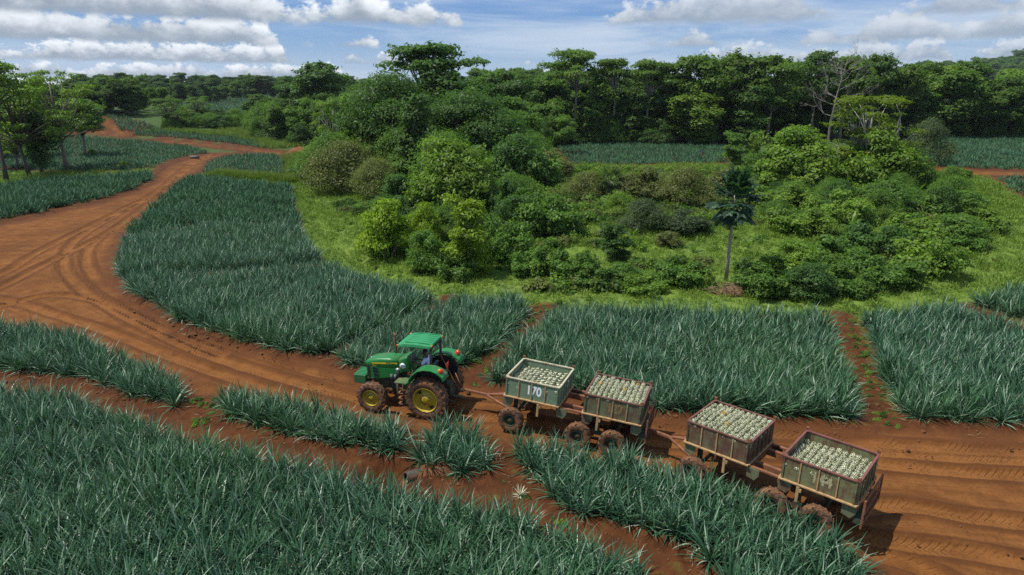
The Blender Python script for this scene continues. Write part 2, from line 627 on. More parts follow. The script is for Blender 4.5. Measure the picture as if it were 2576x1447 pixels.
ROAD_PX = [(-900, 690), (-350, 648), (0, 564), (99, 546), (164, 529), (267, 508), (329, 486), (387, 461), (397, 440), (420, 420), (455, 406), (500, 397), (548, 389), (552, 395), (520, 404), (502, 430), (438, 469), (402, 507), (350, 558), (314, 591), (292, 646), (292, 708),
           (321, 741), (365, 767), (431, 811), (511, 844), (584, 867), (700, 896), (814, 911), (900, 945), (1180, 968), (1225, 977), (1440, 1006), (1640, 1046), (1717, 1059), (1957, 1066), (2193, 1082),
           (2400, 1085), (2900, 1090), (4200, 1130), (4200, 1700), (2330, 1640), (2215, 1447), (2100, 1385), (2000, 1332), (1914, 1290), (1820, 1255), (1660, 1205), (1570, 1178), (1430, 1152), (1300, 1135), (1240, 1120), (1200, 1105),
           (1075, 1100), (990, 1082), (900, 1062), (800, 1042), (640, 1010), (565, 1002), (470, 1002), (450, 978), (380, 940), (300, 905), (200, 860), (100, 838), (0, 832), (-350, 845), (-900, 880)]
ROAD = at(ROAD_PX)[:, :2]
NEAR = at([(-900, 690), (-350, 648), (0, 564), (99, 546), (329, 486), (292, 646), (292, 708), (365, 767), (511, 844), (700, 896), (900, 945), (1225, 977), (1640, 1046), (1957, 1066), (2400, 1085), (2900, 1090), (4200, 1130), (4200, 1500), (2600, 2300), (0, 2300), (-900, 1500)])[:, :2]
LANES = [(curve([(490, 402), (545, 389), (640, 386), (720, 387), (770, 388)]), 1.3), (curve([(722, 387), (600, 374), (480, 362), (395, 354)]), 1.3),
         (curve([(175, 332), (250, 334), (312, 342)]), 1.2), (curve([(262, 302), (275, 315), (300, 330), (320, 341)]), 1.0), (curve([(2325, 425), (2400, 431), (2480, 436), (2700, 442), (3000, 446)]), 2.2)]
PATHS = [(curve([(838, 905), (900, 868), (1000, 822), (1130, 752)]), .45), (curve([(1195, 962), (1250, 893), (1310, 832), (1372, 778)]), .7), (curve([(2112, 795), (2150, 880), (2192, 980), (2222, 1078)]), .6),
         (curve([(2425, 772), (2480, 793), (2600, 838), (2900, 930)]), .55), (curve([(1690, 398), (1750, 397), (1825, 399)]), .8)]
GAPS = [curve([(295, 712), (420, 702), (600, 692), (840, 668)]), curve([(335, 583), (560, 575), (765, 580)]), curve([(385, 520), (600, 520), (748, 530)]), curve([(300, 447), (385, 432), (430, 415)])]
TRACKS = [curve(p, 6) for p in (
    [(900, 1000), (760, 965), (600, 918), (480, 875), (380, 828), (290, 782), (200, 722), (160, 662), (190, 603), (280, 547), (370, 500), (432, 455), (472, 420), (505, 400)],
    [(900, 958), (800, 938), (690, 903), (560, 862), (430, 812), (330, 762), (252, 712), (218, 660), (235, 610), (310, 560), (400, 490), (455, 440), (492, 412)],
    [(-200, 760), (0, 690), (80, 642), (180, 590), (260, 551), (350, 506)], [(-200, 800), (0, 722), (120, 660), (240, 602), (335, 556)],
    [(900, 1030), (700, 985), (560, 942), (400, 885), (300, 845), (150, 795), (0, 752), (-200, 740)], [(560, 890), (430, 835), (330, 790), (230, 752), (120, 742), (0, 770)],
    [(3200, 1170), (2700, 1140), (2300, 1120), (1950, 1090), (1700, 1080), (1450, 1030), (1250, 1000), (1100, 985), (900, 960)], [(3200, 1250), (2700, 1205), (2400, 1185), (2200, 1165), (1950, 1140), (1700, 1115), (1450, 1075), (1250, 1050), (1080, 1045), (900, 1002)],
    [(3300, 1400), (2700, 1330), (2450, 1300), (2250, 1270), (2050, 1300)], [(3300, 1560), (2700, 1440), (2450, 1390), (2300, 1370), (2150, 1345)], [(3000, 1720), (2600, 1560), (2420, 1480), (2300, 1420), (2200, 1390)],
    [(3300, 1210), (2700, 1165), (2420, 1150), (2150, 1130)], [(250, 560), (330, 520), (410, 470), (455, 430), (480, 408)])]
TRACKS += [c for c in (np.stack([l[0][:, 0] + .7, l[0][:, 1] + .3], 1) for l in LANES)]
DITCH = [(curve([(783, 480), (792, 540), (850, 620), (960, 685), (1120, 730)]), .55, .38), (curve([(2380, 742), (2450, 700), (2530, 660), (2700, 610)]), .8, .4)]
PIT = at([(985, 1190)])[0]
BUND = at([(1075, 1225)])[0]


def zones(x, y):
    """soil and road amounts at world positions"""
    soil = np.zeros(x.shape)
    wob = (fbm(x * .9, y * .9, 5, 3) - .5) * 1.2
    for poly in FIELDS.values():
        m = (x > poly[:, 0].min() - 3) & (x < poly[:, 0].max() + 3) & (y > poly[:, 1].min() - 3) & (y < poly[:, 1].max() + 3)
        if m.any():
            soil[m] = np.maximum(soil[m], sstep(-.7, .2, poly_sd(poly, x[m], y[m]) + .5 * wob[m]))
    near = poly_sd(NEAR, x, y)
    soil = np.maximum(soil, sstep(-.3, .6, near + .4 * wob))
    for ln, hw in PATHS:
        m = (np.abs(x - ln[:, 0].mean()) < 60) & (np.abs(y - ln[:, 1].mean()) < 60)
        soil[m] = np.maximum(soil[m], sstep(.7, -.3, line_d(ln, x[m], y[m]) - hw + .6 * wob[m]))
    sdr = poly_sd(ROAD, x, y)
    soil = np.maximum(soil, sstep(-2.0, -1.2, sdr + .4 * wob))
    road = sstep(-.25, .45, sdr + .45 * wob)
    for ln, hw in LANES:
        m = (np.abs(x - ln[:, 0].mean()) < 160) & (np.abs(y - ln[:, 1].mean()) < 160)
        ld = line_d(ln, x[m], y[m]) - hw + .8 * wob[m]
        road[m] = np.maximum(road[m], sstep(.8, -.4, ld))
        soil[m] = np.maximum(soil[m], sstep(4.0, 2.0, ld))
    return np.maximum(soil, road), road


def road_core(x, y):
    """1 in the driven middle of the roads, 0 on their loose dark edges"""
    wob = (fbm(x * .7, y * .7, 8, 3) - .5) * 1.6
    c = sstep(.1, 1.5, poly_sd(ROAD, x, y) + wob)
    for ln, hw in LANES:
        m = (np.abs(x - ln[:, 0].mean()) < 160) & (np.abs(y - ln[:, 1].mean()) < 160)
        c[m] = np.maximum(c[m], sstep(.2, -.9, line_d(ln, x[m], y[m]) - hw + wob[m]))
    return c


def detail(x, y, soil, road):
    z = base_z(x, y)
    n = fbm(x * 1.7, y * 1.7, 11, 4) - .5
    f = fbm(x * 7, y * 7, 15, 3) - .5
    z = z + (1 - soil) * (n * .22) + soil * (1 - road) * (n * .16 + f * .09) + road * (n * .05 + f * .035)
    z = z - .02 * road + .09 * soil * (1 - road)
    for ln, hw, dep in DITCH:
        z = z - dep * sstep(hw * 1.6, 0, line_d(ln, x, y))
    z = z - .85 * np.exp(-(((x - PIT[0]) / .75) ** 2 + ((y - PIT[1]) / .60) ** 2)) + .10 * np.exp(-(((x - BUND[0]) / .7) ** 2 + ((y - BUND[1]) / .5) ** 2))
    return z


def track_field(x, y, road):
    tk, ts, tt = np.zeros(x.shape), np.zeros(x.shape), np.zeros(x.shape)
    best = np.full(x.shape, 1e9)
    idx = np.nonzero(road > .25)[0]
    for ln in TRACKS:
        m = idx[(x[idx] > ln[:, 0].min() - 4) & (x[idx] < ln[:, 0].max() + 4) & (y[idx] > ln[:, 1].min() - 4) & (y[idx] < ln[:, 1].max() + 4)]
        if len(m) == 0:
            continue
        d, off, arc = line_d(ln, x[m], y[m], True)
        u = d < best[m]
        mm = m[u]
        best[mm] = d[u]
        ts[mm], tt[mm] = arc[u], off[u]
    tk = sstep(.42, .22, best) * road
    tw = sstep(1.5, .7, best) * road
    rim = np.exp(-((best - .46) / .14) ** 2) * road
    return tk, ts, tt, rim, tw


M_ground, t, b, o = principled('ground')
soil_a, road_a, tk_a, ts_a, tt_a, core_a, tw_a = (t.attr(k) for k in ('soil', 'road', 'tk', 'ts', 'tt', 'core', 'tw'))
P = t.n('ShaderNodeNewGeometry').outputs['Position']
n_big, n_mid, n_fin = t.noise(P, .16, 5, .6), t.noise(P, 1.3, 6, .65), t.noise(P, 9, 5, .7)
grass = t.mix(t.smooth(n_mid, .3, .7), (.088, .146, .020, 1), (.155, .235, .032, 1))
grass = t.mix(t.smooth(n_big, .45, .75), grass, (.155, .205, .046, 1))
grass = t.mix(t.m('MULTIPLY', t.smooth(n_fin, .52, .75), .6), grass, (.15, .125, .055, 1))
grass = t.mix(t.m('MULTIPLY', t.smooth(t.noise(P, .55, 4, .65), .56, .70), .7), grass, (.055, .105, .020, 1))
dark = t.mix(t.smooth(n_mid, .3, .7), (.055, .019, .006, 1), (.108, .037, .011, 1))
streak = t.noise(t.vec(t.m('MULTIPLY', ts_a, .22), t.m('MULTIPLY', tt_a, 3.6), 2.0), 1.6, 5, .65)
rd = t.mix(t.smooth(n_mid, .3, .72), (.122, .044, .010, 1), (.218, .086, .021, 1))
rd = t.mix(t.smooth(n_big, .4, .7), rd, t.mix(n_fin, (.074, .027, .006, 1), (.138, .053, .011, 1)))
rd = t.mix(t.m('MULTIPLY', t.smooth(streak, .46, .64), t.m('MULTIPLY', tw_a, .40)), rd, (.262, .110, .031, 1))
rd = t.mix(t.m('MULTIPLY', t.smooth(streak, .46, .36), t.m('MULTIPLY', tw_a, .32)), rd, (.085, .032, .010, 1))
rd = t.mix(t.m('MULTIPLY', tk_a, t.smooth(n_mid, .25, .6, .1, .5)), rd, (.236, .096, .025, 1))
rd = t.mix(t.m('MULTIPLY', t.smooth(n_fin, .50, .68), .5), rd, (.080, .029, .009, 1))
rd = t.mix(t.m('MULTIPLY', t.attr('rim'), .75), rd, (.070, .024, .007, 1))  # rut rims: shadowed edges painted into the darker loose soil colour
rd = t.mix(core_a, t.mix(n_fin, (.065, .024, .008, 1), (.15, .055, .017, 1)), rd)
c = t.mix(road_a, dark, rd)
grass = t.mix(t.attr('wild'), grass, t.mix(n_mid, (.030, .062, .016, 1), (.070, .110, .028, 1)))
c = t.mix(soil_a, grass, c)
weed = t.m('MULTIPLY', t.m('MULTIPLY', t.smooth(n_mid, .58, .70), t.m('SUBTRACT', 1.0, road_a)), .5)
c = t.mix(weed, c, (.06, .11, .02, 1))
t.put(b.inputs['Base Color'], c)
b.inputs['Roughness'].default_value = .93
b.inputs['Specular IOR Level'].default_value = .15
# tyre lugs pressed into the tracks: chevrons along the track coordinate
lug = t.m('SINE', t.m('MULTIPLY', t.m('ADD', ts_a, t.m('MULTIPLY', t.m('ABSOLUTE', tt_a), 1.0)), 29.0))
lug = t.m('MULTIPLY', t.m('MULTIPLY', t.smooth(lug, -.2, .5), tk_a), t.m('MULTIPLY', t.smooth(n_mid, .35, .6, .0, 1.0), t.smooth(t.noise(P, .35, 3, .6), .42, .60)))
hgt = t.m('ADD', t.m('MULTIPLY', lug, 1.3), t.m('ADD', t.m('MULTIPLY', n_fin, .9), t.m('MULTIPLY', t.noise(P, 30, 4, .7), .45)))
bn = t.n('ShaderNodeBump')
bn.inputs['Strength'].default_value = .9
bn.inputs['Distance'].default_value = .06
t.put(bn.inputs['Height'], hgt)
t.put(b.inputs['Normal'], bn.outputs[0])

th = np.concatenate([np.linspace(-180, -60, 25)[:-1], np.linspace(-60, -47, 14)[:-1], np.arange(-47, 47.01, .17), np.linspace(47, 60, 14)[1:], np.linspace(60, 180, 25)[1:]]) * math.pi / 180
th = th[:-1]                                     # the ring closes on itself
rr = np.concatenate([[.0, 2, 4, 6, 8], np.geomspace(10, 130, 560), np.geomspace(130, 3600, 130)[1:]])
TH, RR = np.meshgrid(th, rr)
GX, GY = (RR * np.sin(TH)).ravel(), (RR * np.cos(TH)).ravel()
so, ro = zones(GX, GY)
GZ = detail(GX, GY, so, ro)
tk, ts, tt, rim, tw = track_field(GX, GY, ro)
core = np.zeros(GX.shape)
wild = sstep(95, 130, np.hypot(GX, GY))
cm = ro > .05
core[cm] = road_core(GX[cm], GY[cm])
lugk = sstep(.38, .60, fbm(GX * .5, GY * .5, 41, 3))
GZ = GZ - .10 * tk + .045 * rim * (.4 + 1.2 * fbm(GX * 2.2, GY * 2.2, 43, 3)) + .018 * lugk * tk * np.sin((ts + np.abs(tt)) * 29)
GZ = GZ + .015 * (fbm(tt * 5 + 7, ts * .35, 47, 3) - .5) * tw
nt = len(th)
i0 = (np.arange(len(rr) - 1)[:, None] * nt + np.arange(nt)[None])
i1 = (np.arange(len(rr) - 1)[:, None] * nt + (np.arange(nt) + 1)[None] % nt)
Q = np.stack([i0, i1, i1 + nt, i0 + nt], -1).reshape(-1, 4)
Vall = np.stack([GX, GY, GZ], 1)
fr, fs_ = ro[Q].mean(1), so[Q].mean(1)
fy = GY[Q].mean(1)
frr = np.hypot(GX[Q].mean(1), fy)
is_road = (fr > .5)
is_grass = (~is_road) & (fs_ < .5) & (frr < 130) & (fy > 20)
def ground_piece(name, mask, label):
    q = Q[mask]
    used, inv = np.unique(q, return_inverse=True)
    me = arr_mesh(name, Vall[used], inv.reshape(-1, 4), M_ground, True)
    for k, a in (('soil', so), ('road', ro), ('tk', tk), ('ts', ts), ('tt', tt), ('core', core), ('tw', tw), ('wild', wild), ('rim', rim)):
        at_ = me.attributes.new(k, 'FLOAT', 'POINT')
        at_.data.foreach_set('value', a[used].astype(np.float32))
    ob = bpy.data.objects.new(name, me)
    link(ob)
    return tag(ob, label, None, None, 'structure')
ground_piece('ground', ~(is_road | is_grass), 'red earth and green land stretching to the horizon')
ground_piece('dirt_road', is_road, 'rutted orange dirt road curving through the pineapple fields')
ground_piece('grass_bank', is_grass, 'low green grassy bank around the wooded thicket')


def ground_z(x, y):
    x, y = np.atleast_1d(np.asarray(x, float)), np.atleast_1d(np.asarray(y, float))
    s_, r_ = zones(x, y)
    return detail(x, y, s_, r_)


# ------------------------------------------------------------------ scattering
def scatter(name, pts, rot, scl, pid, protos, label, cat=None, keep=False):
    """one object whose points carry instances of the prototype meshes"""
    me = bpy.data.meshes.new(name)
    me.vertices.add(len(pts))
    me.vertices.foreach_set('co', np.ascontiguousarray(pts, np.float32).ravel())
    a = me.attributes.new('rot', 'FLOAT_VECTOR', 'POINT')
    a.data.foreach_set('vector', np.ascontiguousarray(rot, np.float32).ravel())
    a = me.attributes.new('scl', 'FLOAT_VECTOR', 'POINT')
    a.data.foreach_set('vector', np.ascontiguousarray(scl, np.float32).ravel())
    a = me.attributes.new('pid', 'INT', 'POINT')
    a.data.foreach_set('value', np.ascontiguousarray(pid, np.int32))
    ob = bpy.data.objects.new(name, me)
    link(ob)
    tag(ob, label, cat, None, 'stuff')
    ng = bpy.data.node_groups.new(name, 'GeometryNodeTree')
    ng.interface.new_socket('Geometry', in_out='INPUT', socket_type='NodeSocketGeometry')
    ng.interface.new_socket('Geometry', in_out='OUTPUT', socket_type='NodeSocketGeometry')
    gi, go = ng.nodes.new('NodeGroupInput'), ng.nodes.new('NodeGroupOutput')
    join = ng.nodes.new('GeometryNodeJoinGeometry')
    for p in reversed(protos):        # the join puts the last link first
        oi = ng.nodes.new('GeometryNodeObjectInfo')
        oi.inputs['Object'].default_value = p
        oi.inputs['As Instance'].default_value = True
        ng.links.new(oi.outputs['Geometry'], join.inputs[0])
    def named(nm, dt):
        nd = ng.nodes.new('GeometryNodeInputNamedAttribute')
        nd.data_type = dt
        nd.inputs['Name'].default_value = nm
        return nd.outputs['Attribute']
    iop = ng.nodes.new('GeometryNodeInstanceOnPoints')
    ng.links.new(gi.outputs[0], iop.inputs['Points'])
    ng.links.new(join.outputs[0], iop.inputs['Instance'])
    iop.inputs['Pick Instance'].default_value = True
    ng.links.new(named('pid', 'INT'), iop.inputs['Instance Index'])
    e2r = ng.nodes.new('FunctionNodeEulerToRotation')
    ng.links.new(named('rot', 'FLOAT_VECTOR'), e2r.inputs[0])
    ng.links.new(e2r.outputs[0], iop.inputs['Rotation'])
    ng.links.new(named('scl', 'FLOAT_VECTOR'), iop.inputs['Scale'])
    ng.links.new(iop.outputs[0], go.inputs[0])
    md = ob.modifiers.new('instances', 'NODES')
    md.node_group = ng
    return ob


def proto(name, me):
    return bpy.data.objects.new(name, me)


def in_view(x, y, z, mx=220, my=260):
    u, v, d = project(x, y, z)
    return (d > 2) & (u > -mx) & (u < PW + mx) & (v < PH + my)


# ------------------------------------------------------------------ pineapple plants
def pineapple_material(far=False):
    m, t, b, o = principled('pineapple_leaf_far' if far else 'pineapple_leaf')
    ri = t.n('ShaderNodeNewGeometry').outputs['Random Per Island']
    P = t.n('ShaderNodeNewGeometry').outputs['Position']
    big = t.noise(P, .12, 3, .6)
    c = t.mix(ri, (.011, .044, .022, 1), (.082, .188, .092, 1))
    c = t.mix(t.m('MULTIPLY', t.smooth(big, .42, .68), .55), c, (.060, .145, .045, 1))
    if not far:
        c = t.mix(t.smooth(ri, .915, .965), c, (.34, .43, .31, 1))  # pale leaves: silvery undersides, and glints painted as leaf colour
        c = t.mix(t.m('MULTIPLY', t.smooth(ri, .480, .484), t.smooth(ri, .512, .508)), c, (.24, .17, .06, 1))
    else:
        c = t.mix(.35, c, (.030, .085, .036, 1))
    t.put(b.inputs['Base Color'], c)
    b.inputs['Roughness'].default_value = .38 if not far else .65
    b.inputs['Specular IOR Level'].default_value = .26 if not far else .2
    tr = t.n('ShaderNodeBsdfTranslucent')
    t.put(tr.inputs[0], t.mix(.5, c, (.10, .22, .08, 1)))
    ms = t.n('ShaderNodeMixShader')
    ms.inputs[0].default_value = .14
    t.t.links.new(b.outputs[0], ms.inputs[1])
    t.t.links.new(tr.outputs[0], ms.inputs[2])
    t.t.links.new(ms.outputs[0], o.inputs[0])
    return m
M_pine, M_pine_far = pineapple_material(), pineapple_material(True)


def blade_mesh(name, seed, n, len_rng, half_w, e_in, e_out, bend, mat, base_r=.03, seg=4, prof=(.7, 1, .85, .5, .04)):
    """a rosette or tuft of tapering arched blades"""
    rg = np.random.default_rng(seed)
    V, Q = [], []
    for i in range(n):
        q = i / max(n - 1, 1)
        az = i * 2.39996 + rg.normal(0, .25)
        e = e_in + (e_out - e_in) * q ** 1.1 + rg.normal(0, .17)
        L = rg.uniform(*len_rng) * (1 - .25 * q)
        w = half_w * rg.uniform(.8, 1.2)
        bd = bend * rg.uniform(.5, 1.5)
        ca, sa = math.cos(az), math.sin(az)
        p = np.array([ca * base_r, sa * base_r, .02 + .10 * (1 - q)])
        side = np.array([-sa, ca, 0]) + rg.normal(0, .25, 3) * [0, 0, 1]
        side /= np.linalg.norm(side)
        o = len(V)
        for k in range(seg + 1):
            V.append(p - side * w * prof[k])
            V.append(p + side * w * prof[k])
            ek = e - bd * (k / seg) ** 1.5
            p = p + np.array([ca * math.cos(ek), sa * math.cos(ek), math.sin(ek)]) * (L / seg)
        for k in range(seg):
            Q.append((o + 2 * k, o + 2 * k + 1, o + 2 * k + 3, o + 2 * k + 2))
    return arr_mesh(name, np.array(V), np.array(Q), mat, True)


PINE = [blade_mesh('pineapple_plant', 40 + i, 42, (.60, 1.0), .0190, R(80), R(6), .6, M_pine) for i in range(5)]
PINE_EDGE = [blade_mesh('pineapple_plant', 50 + i, 48, (.62, 1.0), .0195, R(83), R(-6), .7, M_pine) for i in range(3)]
PINE_FAR = [blade_mesh('pineapple_far', 60 + i, 15, (.75, 1.05), .045, R(80), R(22), .7, M_pine_far) for i in range(3)]


def plant_rows(poly, ang, dx, dy, jit, inset=.08):
    c, s = math.cos(ang), math.sin(ang)
    q = np.stack([poly[:, 0] * c + poly[:, 1] * s, -poly[:, 0] * s + poly[:, 1] * c], 1)
    gx, gy = np.meshgrid(np.arange(q[:, 0].min(), q[:, 0].max(), dx), np.arange(q[:, 1].min(), q[:, 1].max(), dy))
    gx = gx + (np.arange(gx.shape[0]) % 2)[:, None] * dx * .5
    gx, gy = gx.ravel() + RNG.normal(0, jit, gx.size), gy.ravel() + RNG.normal(0, jit, gx.size)
    x, y = gx * c - gy * s, gx * s + gy * c
    k = in_view(x, y, base_z(x, y))
    x, y = x[k], y[k]
    k = poly_sd(poly, x, y) > inset
    return x[k], y[k]


ROWS = {'left_strip': -.25, 'mid_strip': -.3, 'small_bed': -.2, 'train_strip': -.55, 'foreground': -.3, 'curve_field': .15, 'tractor_field': .5, 'wide_field': -.1, 'end_field': -.15, 'corner_field': -.2,
        'bank_field': .2}
near_p, far_p = [], []
for k, poly in FIELDS.items():
    if k in ROWS:
        x, y = plant_rows(poly, ROWS[k], .37, .48, .08)
        near_p.append(np.stack([x, y, np.full(x.shape, list(FIELDS).index(k)), poly_sd(poly, x, y)], 1))
    else:
        d0 = poly[:, 1].mean()
        dx, dy, sc = (.75, 1.05, 1.25) if d0 < 170 else (1.1, 1.7, 1.7)
        if d0 > 280:
            dx, dy, sc = 1.8, 3.0, 2.4
        x, y = plant_rows(poly, .12 if poly[:, 0].mean() < 0 else -.06, dx, dy, .12 * sc, .4)
        far_p.append(np.stack([x, y, np.full(x.shape, sc)], 1))
near_p = np.concatenate(near_p)
far_p = np.concatenate(far_p)
keep = np.ones(len(near_p), bool)
for g in GAPS:
    keep &= line_d(g, near_p[:, 0], near_p[:, 1]) > .85
near_p = near_p[keep]
nz = ground_z(near_p[:, 0], near_p[:, 1])
fz = base_z(far_p[:, 0], far_p[:, 1])
# the 300 that show largest stand as plants of their own
u, v, d = project(near_p[:, 0], near_p[:, 1], nz + .4)
show = (u > -20) & (u < PW + 20) & (v < PH + 10)
order = np.argsort(np.where(show, d, 1e9))[:300]
single = np.zeros(len(near_p), bool)
single[order] = True
fnames = list(FIELDS)
strip_i = fnames.index('train_strip')
for j, i in enumerate(order):
    ob = bpy.data.objects.new('pineapple_plant', PINE_EDGE[j % 3] if near_p[i, 3] < .45 else PINE[j % 5])
    link(ob)
    ob.location = (near_p[i, 0], near_p[i, 1], nz[i] - .02)
    ob.rotation_euler = (RNG.normal(0, .19), RNG.normal(0, .19), RNG.uniform(0, 6.28))
    s = RNG.uniform(.98, 1.25)
    ob.scale = (s, s, s * RNG.uniform(.9, 1.1))
    if near_p[i, 2] == strip_i:
        tag(ob, 'spiky blue-green pineapple plant at the bottom end of the strip beside the trailers', 'pineapple plant', 'pineapple plants at the near end of the trailer strip')
    else:
        tag(ob, 'spiky blue-green pineapple plant in the closest rows of the large foreground bed', 'pineapple plant', 'pineapple plants in the closest foreground rows')
npz = near_p[~single]
nzz = nz[~single]
m = len(npz)
far_n = len(far_p)
# plants beyond 60 m use the simpler rosette, a little larger
dist = np.hypot(npz[:, 0], npz[:, 1])
lod = dist > 62
thin = lod & (RNG.random(m) > .55)
npz, nzz, lod, dist = npz[~thin], nzz[~thin], lod[~thin], dist[~thin]
m = len(npz)
pts = np.concatenate([np.stack([npz[:, 0], npz[:, 1], nzz - .02], 1), np.stack([far_p[:, 0], far_p[:, 1], fz - .05], 1)])
hvar = .66 + .62 * fbm(pts[:, 0] * .6, pts[:, 1] * .6, 31, 3)
sc = np.concatenate([np.where(lod, 1.22, 1.14), far_p[:, 2]]) * hvar * RNG.uniform(.88, 1.12, len(pts))
scl = np.stack([sc, sc, np.concatenate([np.ones(m), .8 / far_p[:, 2] ** .35]) * sc * RNG.uniform(.88, 1.12, len(pts))], 1)
rot = np.stack([RNG.normal(0, .19, len(pts)), RNG.normal(0, .19, len(pts)), RNG.uniform(0, 6.28, len(pts))], 1)
pid = np.concatenate([np.where(lod, 5 + RNG.integers(0, 3, m), np.where(npz[:, 3] < .45, 8 + RNG.integers(0, 3, m), RNG.integers(0, 5, m))), 5 + RNG.integers(0, 3, far_n)])
NPL = len(pts)
scatter('pineapple_crop', pts, rot, scl, pid, [proto('pineapple_plant_form', p) for p in PINE + PINE_FAR + PINE_EDGE], 'blue-green pineapple crop filling all the plots between the dirt roads')
print('plants', NPL)


# ------------------------------------------------------------------ leaves, crowns, trees
def leaf_cards(Pc, Nn, L, Wd, rg, droop=.2):
    n = len(Pc)
    a = rg.normal(0, 1, (n, 3))
    T = a - Nn * (a * Nn).sum(1)[:, None]
    T[:, 2] -= droop
    T /= np.linalg.norm(T, axis=1)[:, None] + 1e-9
    B = np.cross(Nn, T)
    B /= np.linalg.norm(B, axis=1)[:, None] + 1e-9
    l = (L * rg.uniform(.65, 1.35, n))[:, None]
    wd = l * Wd
    V = np.empty((n, 4, 3))
    V[:, 0] = Pc - T * l * .5
    V[:, 1] = Pc - B * wd * .5 + Nn * l * .10
    V[:, 2] = Pc + T * l * .5 - np.array([0, 0, 1]) * l * .12
    V[:, 3] = Pc + B * wd * .5 + Nn * l * .10
    return V.reshape(-1, 3), np.arange(4 * n).reshape(-1, 4)


def crown_cards(cl, n, L, Wd, seed, up=.65, droop=.25, inner=.18):
    """leaves spread through lobes cl: rows of cx, cy, cz, rx, ry, rz"""
    rg = np.random.default_rng(seed)
    cl = np.asarray(cl, float)
    wgt = (cl[:, 3] * cl[:, 4] + cl[:, 3] * cl[:, 5] + cl[:, 4] * cl[:, 5])
    k = rg.choice(len(cl), n, p=wgt / wgt.sum())
    D = rg.normal(0, 1, (n, 3))
    D[:, 2] = np.where(rg.random(n) < .6, np.abs(D[:, 2]), D[:, 2])
    D /= np.linalg.norm(D, axis=1)[:, None]
    rad = np.where(rg.random(n) < inner, rg.uniform(.3, .8, n), rg.normal(.95, .12, n))
    # break the lobe surface into smaller sprays
    sp = np.sin(D[:, 0] * 6 + k * 1.7) * np.sin(D[:, 1] * 6 + k) * np.sin(D[:, 2] * 5 + k * .6)
    rad = rad * (1 + .16 * sp)
    # shoots that break out of the lobes
    nsh = 3
    SD = rg.normal(0, 1, (len(cl), nsh, 3))
    SD[:, :, 2] = np.abs(SD[:, :, 2]) * 1.2
    SD /= np.linalg.norm(SD, axis=2)[:, :, None]
    ish = rg.random(n) < .13
    j = rg.integers(0, nsh, n)
    sd_ = SD[k, j] + rg.normal(0, .10, (n, 3))
    D = np.where(ish[:, None], sd_, D)
    rad = np.where(ish, rg.uniform(.85, 1.55, n), rad)
    Pc = cl[k, :3] + D * rad[:, None] * cl[k, 3:]
    Nn = D + rg.normal(0, .40, (n, 3))
    Nn[:, 2] += up
    Nn /= np.linalg.norm(Nn, axis=1)[:, None]
    V, Q = leaf_cards(Pc, Nn, L, Wd, rg, droop)
    V[:, 2] = np.maximum(V[:, 2], .02)
    return V, Q


def bend_path(a, b, rg, n=5, sag=.1):
    a, b = np.array(a, float), np.array(b, float)
    L = np.linalg.norm(b - a)
    off = rg.normal(0, sag * .5, 3) * L
    off[2] += sag * L * .6
    return [a + (b - a) * t + off * math.sin(math.pi * t) for t in np.linspace(0, 1, n)]


